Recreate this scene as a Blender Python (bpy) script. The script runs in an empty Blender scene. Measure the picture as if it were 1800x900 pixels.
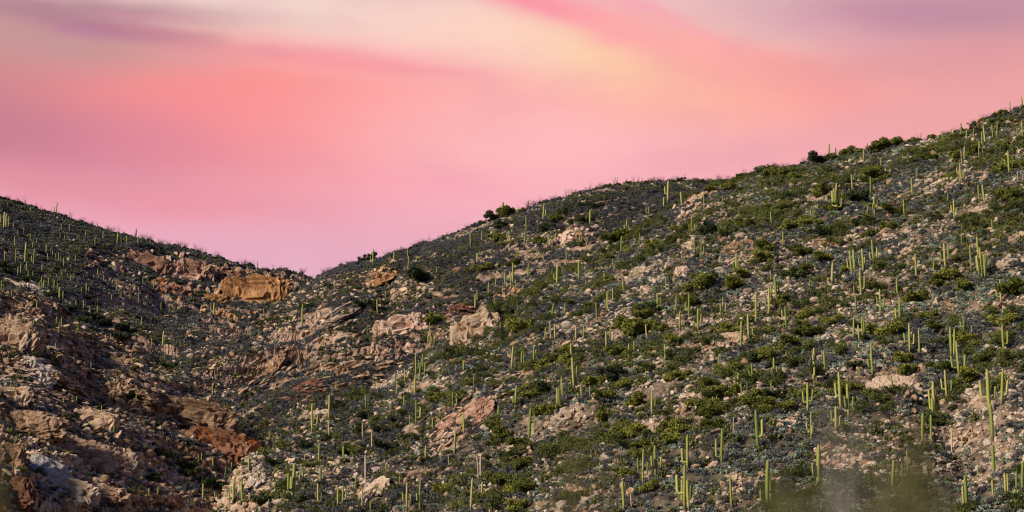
import bpy, math, random
import numpy as np
from mathutils import Vector, Matrix
from mathutils.bvhtree import BVHTree
rnd = random.Random(7); NR = np.random.RandomState(11)
S = bpy.context.scene; COL = S.collection
R = math.radians
# ---------------------------------------------------------------- camera
FPX = 900 / math.tan(R(15)); PITCH = R(10)      # 30 degree lens, photograph pixels 1800 x 900
CAM = Vector((0, 0, 1.7))
cam = bpy.data.cameras.new('camera'); camo = bpy.data.objects.new('camera', cam); COL.objects.link(camo)
camo.location = CAM; camo.rotation_euler = (R(90) + PITCH, 0, 0)
cam.sensor_width = 36; cam.lens = 18 / math.tan(R(15)); cam.clip_end = 30000; cam.clip_start = 0.2
cam.dof.use_dof = True; cam.dof.focus_distance = 560; cam.dof.aperture_fstop = 2.0
S.camera = camo
S.view_settings.view_transform = 'Standard'; S.view_settings.look = 'None'
S.view_settings.exposure = 0.28; S.view_settings.gamma = 1
# ---------------------------------------------------------------- sun
SUN_AZ, SUN_EL = R(-123), R(30)                  # low light from the left and a little behind the camera
sun = bpy.data.lights.new('sun', 'SUN'); sun.energy = 5.0; sun.angle = R(9); sun.color = (1.0, 0.85, 0.66)
suno = bpy.data.objects.new('sun', sun); COL.objects.link(suno)
sd = Vector((math.sin(SUN_AZ) * math.cos(SUN_EL), math.cos(SUN_AZ) * math.cos(SUN_EL), math.sin(SUN_EL)))
suno.rotation_euler = sd.to_track_quat('Z', 'Y').to_euler()
# ---------------------------------------------------------------- node helper
class NT:
    def __init__(s, tree): s.t = tree; s.n = tree.nodes; s.l = tree.links
    def new(s, typ, **kw):
        n = s.n.new(typ)
        for k, v in kw.items(): setattr(n, k, v)
        return n
    def put(s, sock, v):
        if isinstance(v, bpy.types.NodeSocket): s.l.new(v, sock)
        elif v is not None: sock.default_value = v
    def math(s, op, a, b=None, c=None, clamp=False):
        n = s.new('ShaderNodeMath', operation=op, use_clamp=clamp); s.put(n.inputs[0], a)
        if b is not None: s.put(n.inputs[1], b)
        if c is not None: s.put(n.inputs[2], c)
        return n.outputs[0]
    def vec(s, op, a, b=None, c=None):
        n = s.new('ShaderNodeVectorMath', operation=op); s.put(n.inputs[0], a)
        if b is not None: s.put(n.inputs[1], b)
        if c is not None: s.put(n.inputs[2], c)
        return n.outputs['Value'] if op in ('DOT_PRODUCT', 'LENGTH') else n.outputs[0]
    def mix(s, f, a, b, blend='MIX'):
        n = s.new('ShaderNodeMix', data_type='RGBA', blend_type=blend); s.put(n.inputs[0], f); s.put(n.inputs[6], a); s.put(n.inputs[7], b)
        return n.outputs[2]
    def noise(s, vec, scale, detail=3, rough=.55, dist=0, col=False):
        n = s.new('ShaderNodeTexNoise'); s.put(n.inputs['Vector'], vec); n.inputs['Scale'].default_value = scale
        n.inputs['Detail'].default_value = detail; n.inputs['Roughness'].default_value = rough; n.inputs['Distortion'].default_value = dist
        return n.outputs['Color'] if col else n.outputs['Fac']
    def ramp(s, f, stops):
        n = s.new('ShaderNodeValToRGB'); s.put(n.inputs[0], f); e = n.color_ramp.elements
        while len(e) < len(stops): e.new(0.5)
        for el, (p, c) in zip(e, stops): el.position = p; el.color = (*c, 1) if len(c) == 3 else c
        return n.outputs[0]
    def smooth(s, v, a, b):
        n = s.new('ShaderNodeMapRange', interpolation_type='SMOOTHSTEP'); s.put(n.inputs[0], v)
        n.inputs[1].default_value = a; n.inputs[2].default_value = b
        return n.outputs[0]
def lin(c):
    return tuple((x / 255 / 12.92) if x / 255 <= .04045 else ((x / 255 + .055) / 1.055) ** 2.4 for x in c)
# ---------------------------------------------------------------- world: dusk sky with coloured cloud sheets
W = bpy.data.worlds.new('World'); S.world = W; W.use_nodes = True
w = NT(W.node_tree); w.n.clear()
tc = w.new('ShaderNodeTexCoord'); sep = w.new('ShaderNodeSeparateXYZ'); w.l.new(tc.outputs['Generated'], sep.inputs[0])
DX, DY, DZ = sep.outputs
az = w.math('MULTIPLY', w.math('ARCTAN2', DX, DY), 180 / math.pi)
el = w.math('MULTIPLY', w.math('ARCSINE', DZ), 180 / math.pi)
# soft warp so that the cloud edges wander
st = w.new('ShaderNodeCombineXYZ'); w.put(st.inputs[0], w.math('MULTIPLY', az, .17)); w.put(st.inputs[1], w.math('MULTIPLY', el, .36)); w.put(st.inputs[2], w.math('MULTIPLY', DY, 2.0))
wn = w.noise(st.outputs[0], 1.0, 3, .5, .6, col=True)
wv = w.vec('MULTIPLY', w.vec('SUBTRACT', wn, (.5, .5, .5)), (2.0, .8, 0))
ae = w.new('ShaderNodeCombineXYZ'); w.put(ae.inputs[0], az); w.put(ae.inputs[1], el)
P2 = w.vec('ADD', ae.outputs[0], wv)
sp2 = w.new('ShaderNodeSeparateXYZ'); w.l.new(P2, sp2.inputs[0])
K = 57.2958 / FPX
def aeof(u, v):
    x, y = (u - 900) / FPX, (450 - v) / FPX
    c, s_ = math.cos(PITCH), math.sin(PITCH)
    X, Y, Z = x, c - y * s_, s_ + y * c
    return math.degrees(math.atan2(X, Y)), math.degrees(math.atan2(Z, math.hypot(X, Y)))
elr = lambda v: (aeof(900, v)[1] + 5) / 40
skycol = w.ramp(w.math('DIVIDE', w.math('ADD', sp2.outputs[1], 5), 40, clamp=True), [
    (0.0, lin((206, 168, 194))), (elr(480), lin((226, 177, 198))), (elr(380), lin((240, 170, 190))), (elr(290), lin((252, 164, 172))),
    (elr(170), lin((246, 158, 156))), (elr(70), lin((240, 182, 168))), (elr(0), lin((226, 186, 188))), (0.7, lin((196, 158, 180))), (1.0, lin((150, 140, 176)))])
BLOBS = [  # u, v, rx, ry, turn, colour, strength: sheets of lit cloud
    (-40, 150, 260, 110, 0, (176, 111, 119), .7), (40, 250, 420, 55, 0, (173, 109, 135), .85), (-20, 215, 170, 40, 0, (167, 107, 131), .4), (120, 325, 420, 34, 4, (222, 134, 152), .65),
    (420, 185, 260, 70, 2, (247, 115, 126), .6), (330, 265, 330, 50, 0, (219, 120, 147), .7),
    (640, 150, 330, 60, 2, (255, 135, 125), .85), (600, 215, 240, 60, 0, (255, 131, 128), .75), (680, 290, 320, 60, 0, (255, 147, 149), .35),
    (440, 430, 260, 60, 10, (229, 164, 189), .5), (330, 355, 200, 30, 0, (239, 138, 154), .5),
    (470, 20, 420, 42, 2, (247, 224, 211), .9), (60, 70, 260, 36, 0, (175, 141, 142), .6), (130, 85, 160, 34, 0, (186, 142, 137), .7), (820, 50, 230, 45, 0, (255, 217, 202), .7), (720, 96, 260, 26, 0, (255, 193, 190), .5),
    (190, 20, 240, 18, 0, (166, 113, 138), .7), (190, 52, 120, 17, 6, (165, 99, 136), .85), (290, 66, 110, 12, 5, (184, 119, 137), .55), (30, 10, 160, 30, 0, (152, 111, 129), .6),
    (520, 96, 150, 16, 2, (249, 144, 156), .6), (620, 108, 150, 14, 0, (254, 139, 146), .5), (400, 98, 90, 12, 0, (229, 147, 145), .5),
    (1000, 250, 380, 110, 0, (255, 193, 198), .8), (900, 180, 220, 80, 0, (255, 183, 179), .6),
    (1050, 98, 170, 44, 14, (255, 226, 180), .9), (1085, 105, 90, 26, 14, (255, 236, 170), .6), (910, 80, 130, 36, 8, (255, 220, 198), .5),
    (1330, 40, 210, 52, 16, (254, 225, 210), .9), (1180, 8, 160, 24, 10, (253, 206, 202), .8), (1600, 30, 330, 55, 4, (185, 134, 159), .95), (1760, 20, 160, 60, 0, (176, 128, 153), .6), (1460, 60, 110, 30, 14, (221, 163, 179), .6),
    (1340, 135, 270, 44, 16, (255, 155, 148), .95), (1480, 170, 200, 50, 8, (255, 156, 153), .7), (1200, 165, 190, 60, 8, (255, 179, 155), .7), (1640, 120, 240, 40, 2, (224, 151, 153), .8), (1720, 95, 120, 25, 0, (216, 144, 156), .4),
    (1010, 24, 150, 22, 17, (255, 148, 162), .8), (1130, 62, 120, 26, 20, (255, 172, 168), .7), (900, -6, 90, 17, 10, (255, 136, 160), .8), (1230, 100, 100, 26, 25, (255, 175, 162), .5),
    (1205, 48, 62, 8, 30, (250, 163, 174), .6), (1110, 8, 50, 12, 14, (249, 144, 170), .5), (150, 58, 55, 9, 4, (175, 115, 152), .6), (260, 34, 90, 7, 3, (196, 138, 154), .5), (700, 118, 120, 8, 3, (248, 142, 151), .5), (480, 88, 70, 7, 2, (232, 141, 154), .5),
    (1400, 260, 260, 34, -8, (232, 162, 172), .6), (1680, 210, 190, 50, 0, (230, 164, 163), .6), (760, 330, 150, 26, 0, (255, 159, 184), .35),
]
for (u, v, rx, ry, tn, c, a) in BLOBS:
    A, E = aeof(u, v)
    m = w.new('ShaderNodeMapping', vector_type='TEXTURE'); w.l.new(P2, m.inputs['Vector'])
    m.inputs['Location'].default_value = (A, E, 0); m.inputs['Rotation'].default_value = (0, 0, -R(tn)); m.inputs['Scale'].default_value = (rx * K, ry * K, 1)
    f = w.math('MULTIPLY', w.math('POWER', 2.0, w.math('MULTIPLY', w.vec('DOT_PRODUCT', m.outputs[0], m.outputs[0]), -1.1)), a)
    skycol = w.mix(f, skycol, (*lin(c), 1))
# fine streaks
st2 = w.new('ShaderNodeCombineXYZ'); w.put(st2.inputs[0], w.math('MULTIPLY', az, .30)); w.put(st2.inputs[1], w.math('MULTIPLY', el, .8)); w.put(st2.inputs[2], DY)
fs = w.noise(st2.outputs[0], 1.0, 5, .55, .5)
skycol = w.mix(.12, skycol, (*lin((250, 196, 198)), 1))
skycol = w.mix(w.math('MULTIPLY', w.smooth(fs, .4, .75), .16), skycol, (*lin((214, 146, 170)), 1))
# above and behind, the dusk sky itself (Nishita), tinted by the same thin cloud
nis = w.new('ShaderNodeTexSky', sky_type='NISHITA'); nis.sun_disc = False; nis.sun_elevation = SUN_EL; nis.sun_rotation = SUN_AZ
nis.dust_density = 1.5; nis.ozone_density = 3
nb = w.vec('SCALE', nis.outputs[0]); nb.node.inputs['Scale'].default_value = .06
dusk = w.mix(.5, nb, (*lin((80, 96, 172)), 1))
facing = w.smooth(w.math('MULTIPLY', az, w.math('SIGN', az)), 34, 85)
high = w.smooth(el, 20, 42)
skyall = w.mix(w.math('MAXIMUM', facing, high), skycol, dusk)
bg = w.new('ShaderNodeBackground'); w.l.new(skyall, bg.inputs[0]); bg.inputs[1].default_value = 2 ** -.28
wo = w.new('ShaderNodeOutputWorld'); w.l.new(bg.outputs[0], wo.inputs[0])
S.cycles.use_denoising = True; S.cycles.filter_width = 1.15; S.cycles.max_bounces = 4; S.cycles.diffuse_bounces = 2; S.cycles.transparent_max_bounces = 6
# saguaros read off the photograph: (origin x, origin y, zoom) then "x,base,top,arms" in that enlargement
SAG = [
(0,330,4.5,"197,135,92,0 243,190,152,0 333,195,155,0 442,215,122,1 549,240,183,2 770,315,268,0 808,320,300,0 853,335,285,1 868,345,315,0 974,365,328,0 985,375,348,0 1058,390,353,0 1074,400,318,0 1090,455,380,0 1105,425,405,0 1162,425,378,0 1188,455,395,0 1254,445,400,0 1271,445,400,2 5,290,215,0 30,330,200,0 48,325,210,0 66,320,230,0 105,345,280,0 138,380,335,1 185,365,322,0 114,470,392,0 122,600,485,1 35,590,505,0 200,560,440,0 197,600,500,0 240,425,370,1 258,490,430,0 290,440,395,0 265,620,490,2 275,560,500,0 310,490,455,0 337,400,370,0 365,530,450,0 375,590,520,0 400,520,480,0 415,560,500,0 438,570,520,0 462,600,515,1 480,590,540,0 490,610,540,0 503,640,555,0 452,300,275,0 484,350,290,0 548,355,290,0 475,410,370,0 508,430,375,0 546,600,540,0 565,620,590,0 595,600,535,0 610,420,380,0 675,400,340,0 751,470,390,0 795,380,330,0 815,415,345,0 866,440,350,0 925,455,360,0 958,430,385,0 1000,450,380,0 141,700,625,0 163,690,605,0 210,680,590,0 222,715,655,0 236,720,680,0 258,720,660,0 293,670,635,0 332,670,600,0 330,820,715,3 358,800,740,0 382,795,715,0 430,630,595,0 427,820,735,0 447,720,685,0 453,830,760,0 490,700,650,0 515,710,645,0 533,720,680,0 560,750,690,0 553,690,660,0 470,890,790,0 497,890,820,1 645,850,790,0 682,840,755,0 700,830,785,0 660,720,690,0 740,735,690,0 771,720,645,0 728,780,745,0 817,760,695,0 850,810,755,0 890,770,730,0 925,800,730,0 888,660,610,0 1130,770,710,0 1215,800,735,0 958,870,820,0 985,870,820,0 90,890,815,0 10,820,740,0 25,800,760,0"),
(0,450,4.5,"290,440,360,1 410,370,320,0 600,410,355,0 660,430,355,0 755,400,330,0 770,400,340,0 769,500,400,0 882,370,305,0 1026,370,310,0 1095,370,300,0 1275,470,370,0 1118,570,490,0 1283,725,600,1 1200,710,650,0 115,560,480,0 265,580,510,0 445,560,485,0 465,670,530,0 485,570,490,0 556,650,540,0 610,610,570,0 372,800,730,0 438,770,690,0 455,840,780,0 680,860,745,0 666,900,840,0 719,900,840,0 1302,820,780,0 710,470,400,0"),
(0,300,3,"1068,445,407,0 809,630,590,0 852,760,700,0 1064,750,705,0 1112,750,700,0 1127,770,700,0 1108,850,815,0 1305,880,830,0 1320,880,840,0 743,830,770,0 1028,660,620,0"),
(0,600,3,"293,60,15,0 247,85,35,0 302,110,60,0 953,20,0,0 1118,55,20,0 1121,285,225,0 717,340,285,0 745,350,315,0 766,390,280,1 782,390,340,0 334,350,300,0 402,340,290,0 536,440,345,1 592,470,410,0 600,500,440,0 868,420,370,0 702,535,490,0 878,570,505,0 983,520,480,1 732,705,635,0 787,860,780,0 829,860,775,0 630,650,610,0 630,895,870,0 1187,730,665,0 1132,850,795,0 1135,770,710,1 1123,680,615,0 1258,730,680,0 1232,835,725,4 1275,850,740,0 1208,850,785,0 1197,820,780,0 1310,700,600,0 1070,840,755,0 1085,870,835,0 1168,880,840,0 1045,650,600,0 1062,640,590,0 1022,890,850,0 1110,870,840,0 1220,690,640,0"),
(350,400,3,"307,190,145,0 541,215,200,0 18,145,110,0 915,200,115,1 1028,190,130,0 1099,160,115,0 1104,205,150,0 1147,190,150,0 1149,280,210,0 1253,250,205,0 983,385,335,0 853,415,375,0 543,530,410,0 533,340,310,0 340,470,425,0 14,460,410,0 58,555,515,0 255,585,535,0 271,580,530,0 316,580,540,0 478,550,505,0 652,640,580,0 467,720,680,0 887,580,510,0 940,460,380,0 1013,480,455,0 1217,475,430,0 1215,555,500,0 1222,630,540,2 1235,630,570,0 1320,470,430,0 70,655,620,0 70,880,830,0"),
(350,600,3,"1142,190,65,1 1085,220,150,0 1162,205,115,0 1180,150,70,0 1189,195,115,0 1034,230,170,0 1027,250,195,0 1038,300,230,0 1136,290,195,0 722,265,210,0 700,280,240,0 929,250,205,0 854,275,230,0 877,365,285,0 1057,330,300,0 1082,350,290,1 1145,450,318,1 1110,470,390,0 977,370,310,0 595,490,335,1 686,520,425,0 685,420,290,0 862,520,435,0 912,582,480,0 1232,475,405,0 1257,445,400,0 372,530,475,0 631,650,545,0 557,645,595,0 760,625,555,0 1192,640,555,0 1277,610,550,0 988,705,645,0 1132,720,680,0 1345,600,480,0 640,760,660,0 490,850,657,3 547,735,665,0 878,770,610,9 629,870,757,2 822,790,715,0 731,870,780,0 755,870,765,1 860,890,780,0 903,895,840,0 1095,890,757,2 1165,898,740,2 1058,750,710,0 400,790,745,0 413,790,735,0 310,770,685,0 366,885,835,0 1340,350,270,0"),
(700,300,3,"551,213,145,2 685,185,142,1 764,265,183,1 676,325,243,0 668,390,325,1 383,400,330,0 441,370,318,0 580,380,320,1 418,495,438,0 204,555,505,0 49,460,410,0 627,475,415,1 795,400,335,0 813,400,360,0 831,385,330,0 911,345,305,0 991,285,240,0 1012,295,210,0 965,400,325,1 993,435,375,0 1072,405,350,0 887,495,400,0 767,490,430,0 527,540,480,1 865,550,505,0 953,580,480,0 838,605,500,1 740,560,530,0 685,570,490,1 605,600,490,1 591,630,550,0 564,610,540,0 619,620,575,0 552,655,610,0 514,625,570,0 475,655,590,0 467,665,610,0 405,740,655,0 416,690,630,0 509,730,680,0 375,835,770,0 290,870,800,0 1204,355,260,1 1216,330,285,0 1175,440,350,0 1271,415,330,0 1137,540,465,1 1187,640,570,0 1258,575,520,0 1085,610,545,0 988,625,575,0 1132,690,625,0 1105,750,640,0 1048,800,700,0 877,760,700,0 811,780,700,0 775,895,830,0 804,895,800,0 827,895,810,0 573,850,785,0 538,850,800,0 938,895,820,0 977,890,820,1 1312,898,815,0"),
(700,600,3,"33,225,155,0 597,155,30,0 651,145,55,0 665,150,55,0 716,105,30,0 818,70,20,0 913,100,15,0 928,250,90,0 942,235,135,1 1214,100,15,0 1244,90,0,0 1306,200,150,0 399,260,190,0 441,230,190,0 617,360,240,1 291,345,275,0 306,345,280,0 345,165,100,0 526,410,340,0 345,490,380,1 687,530,360,0 719,480,390,0 296,600,475,0 862,290,195,0 838,345,250,0 851,350,250,0 868,300,240,1 966,300,230,0 1010,290,235,0 1109,280,240,0 1150,320,290,0 142,640,560,0 226,615,550,0 266,665,610,0 835,580,530,0 423,720,600,9 435,720,610,9 383,898,730,0 439,835,745,0 1062,700,640,0 1030,860,820,0 82,720,690,0"),
(1050,250,3,"372,320,205,1 351,350,290,0 446,345,265,0 407,350,310,0 258,380,340,0 272,385,340,0 562,345,265,0 660,340,290,1 646,350,315,0 640,235,208,0 652,250,220,0 855,170,125,0 871,165,125,0 240,195,163,0 300,195,160,0 404,190,158,0 1223,75,0,1 1258,50,0,0 1345,260,170,0 1263,370,222,3 1138,425,335,1 751,410,350,0 754,240,210,0 918,430,370,0 728,480,420,0 497,490,400,2 153,505,410,0 164,500,440,0 221,570,480,0 125,590,500,0 22,555,505,0 88,690,615,0 208,720,670,0 361,760,710,0 405,750,690,0 447,585,550,0 514,600,530,0 546,620,520,0 562,600,550,0 733,705,590,4 981,545,473,0 918,740,675,0 943,840,710,2 1108,685,598,1 1238,745,640,0 1213,590,550,0 1343,700,575,2 1120,780,720,0 464,830,775,0"),
(1350,150,3,"1279,110,50,0 1331,105,72,0 1341,105,42,0 1088,210,175,0 1019,265,200,0 968,280,230,0 1048,300,240,0 1086,305,230,0 1186,280,210,0 1208,285,195,0 1145,310,220,0 1134,375,250,1 1114,400,295,0 1035,400,325,0 1022,430,345,9 1016,515,415,2 1002,510,480,0 1273,480,352,2 1318,370,325,0 1343,285,195,0 1315,270,225,0 1318,510,455,0 925,315,245,0 830,340,310,0 712,400,365,0 462,330,295,0 524,325,275,1 505,400,338,0 595,445,390,0 571,510,462,0 542,585,485,0 82,845,775,0 16,725,670,0 463,430,395,0 643,470,440,0 784,490,440,9 762,590,495,0 719,690,605,1 563,690,590,2 526,685,635,0 568,790,745,0 635,775,725,0 871,600,560,0 950,615,570,0 982,715,610,2 1116,615,530,0 1144,630,530,0 1021,765,730,0 1022,855,790,0 1183,765,710,0"),
(1050,500,3,"318,155,50,1 416,155,60,0 483,180,55,1 435,240,150,0 529,250,130,1 263,310,215,0 193,385,275,0 165,405,310,0 47,340,250,0 68,300,230,0 55,140,40,0 358,405,320,0 661,170,70,3 838,210,55,1 905,160,20,2 996,240,120,1 799,300,162,1 757,350,200,0 935,505,392,2 820,530,423,2 744,570,470,0 762,605,520,0 790,575,515,0 918,570,515,0 642,430,375,0 257,500,450,0 60,580,540,0 1200,460,355,0 1155,530,490,0 1109,680,528,2 1285,665,470,1 1325,710,535,2 1258,780,650,2 1128,830,685,2 849,875,675,1 716,790,705,9 630,640,590,0 286,700,570,1 101,625,600,0"),
(1350,400,3,"312,140,95,9 210,240,148,0 218,325,265,0 338,295,192,0 450,110,45,0 456,230,120,0 443,250,150,1 562,210,70,2 502,240,115,2 783,275,143,0 873,245,160,0 936,220,90,2 1070,230,100,0 1108,160,55,0 1130,275,115,3 1145,275,150,0 16,290,225,0 490,380,235,1 467,450,355,0 455,370,310,0 594,460,330,2 683,360,270,0 696,520,380,2 1230,405,280,2 448,600,480,0 483,605,518,0 501,605,475,1 514,600,480,0 748,670,515,2 801,685,540,0 1034,560,465,2 1075,570,518,0 1244,665,520,1 966,680,535,0 981,690,545,0 1008,800,610,2 551,785,620,1 243,750,642,1 245,830,740,1 482,800,740,0"),
(1425,650,3.6,"529,180,42,0 864,200,15,2 1132,285,20,2 1205,235,22,2 1150,450,235,0 790,335,90,3 765,475,300,0 708,475,290,0 893,530,400,9 1162,675,490,0 1154,815,705,0 985,870,685,0 967,898,750,0 1235,800,665,0 1252,800,670,0 1303,760,652,0 1338,780,598,0 1296,870,765,0 1322,898,770,0 613,655,520,0 584,730,600,0 518,770,585,0 618,520,475,0 1058,680,600,0 45,750,495,2 68,898,840,0"),
(1050,650,3.6,"786,615,390,1 570,640,425,1 370,690,492,2 289,735,513,2 168,898,715,0 218,890,795,9 551,898,620,2 533,870,705,0 580,898,710,0 852,885,683,0 1077,880,592,1 1100,830,682,0 1032,850,765,0 14,660,580,0"),
]
# green trees and big dark bushes: "x,y,radius" of the crown in the same enlargements
TREES = [
(700,300,3,"518,355,38 610,485,30 440,515,30 120,560,62 885,215,35 1050,185,25 980,180,25 960,255,40 830,255,35 740,365,35 1150,350,50 1210,415,30 1110,575,35 640,825,55 1180,800,45 1250,840,60 1280,740,50 910,700,25 570,750,35 1005,715,25 1115,455,30 180,785,45 545,290,30 775,310,30 1340,260,30 560,225,40 500,245,34"),
(1050,250,3,"310,540,45 100,500,50 300,415,35 940,350,35 790,420,40 1000,445,35 1110,415,40 595,455,50 950,160,40 1010,160,40 1055,185,30 1175,95,40 1185,260,40 1320,290,35 1180,470,45 1245,470,42 870,550,45 870,610,45 545,750,60 600,725,35 710,750,50 760,690,40 1080,680,45 1100,570,40 1170,610,35 1310,670,30 290,870,50 500,840,45 440,460,30 230,440,20 50,710,40 700,235,40 600,250,30"),
(1350,150,3,"275,380,45 60,460,50 410,340,30 340,380,30 460,585,50 400,575,40 210,715,35 310,775,50 100,740,35 495,720,35 650,740,40 290,570,30 670,660,40 990,370,35 870,380,30 960,480,30 1100,350,40 1240,310,30 1290,420,50 1280,580,50 1310,610,40 1050,690,35 1170,720,30 650,310,40 590,330,40 960,290,30 560,460,45 550,510,35 330,640,40 530,780,35 1240,150,26"),
(1500,420,4.5,"670,330,70 780,290,65 900,370,70 1280,390,90 240,740,95 600,610,50 640,680,50 490,460,80 900,780,70 1190,660,70 1250,760,45 850,150,45 690,90,35"),
(1350,400,3,"210,455,40 230,540,55 40,650,45 100,600,45 340,490,32 730,690,45 740,745,45 1060,790,60 1120,700,40 400,840,48 450,850,45 470,720,40 900,740,40 70,380,35 140,240,50 390,230,30"),
(1050,500,3,"125,195,50 180,250,45 240,225,50 260,160,45 90,350,45 150,350,40 340,225,40 405,290,40 665,240,45 1140,230,55 1110,160,40 660,460,45 720,450,48 820,390,45 890,370,48 740,410,40 570,530,45 630,575,45 690,570,45 870,580,45 930,580,40 820,625,45 880,640,50 210,615,55 400,480,42 450,480,38 90,480,50 150,520,42 30,590,45 560,640,48 610,680,50 600,750,45 350,760,45 440,760,50 390,820,50 130,740,45 200,770,50 250,850,50 1000,330,45 960,640,42 60,690,50"),
(700,600,3,"220,295,50 680,240,42 760,250,55 700,290,35 740,360,45 800,365,42 800,85,36 750,135,42 890,90,50 900,50,30 1130,45,35 1200,50,45 1050,205,50 1150,190,50 1210,225,45 1260,310,55 1130,370,40 550,490,48 500,440,38 630,540,42 590,600,36 660,650,42 550,740,48 620,770,50 680,780,40 1200,480,48 1270,530,50 1310,560,40 620,870,55 920,820,50 1180,690,42 1320,770,42 1070,290,32"),
(350,600,3,"740,335,42 870,400,30 1045,415,28 1095,285,25 1240,285,38 1300,300,38 970,465,38 770,580,34 830,560,34 990,560,42 330,840,40 400,640,35 520,830,38 1155,510,25 1280,780,40"),
(350,400,3,"880,415,40 970,395,25 1190,480,25 1250,485,30 575,415,26 690,310,25 910,150,26 860,162,18"),
(0,300,3,"945,597,22 435,790,30 550,805,30 650,830,40 640,880,34 490,765,28 460,665,25 360,720,30 350,755,24 270,650,25 130,580,34 170,590,26 25,535,26 15,500,24 10,145,11 85,855,26"),
(0,600,3,"850,600,40 975,650,40 790,725,40 330,410,36 700,145,25 900,135,28 1100,740,50 1180,760,42 530,350,22 690,290,28 1000,700,36 820,440,26"),
]
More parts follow.
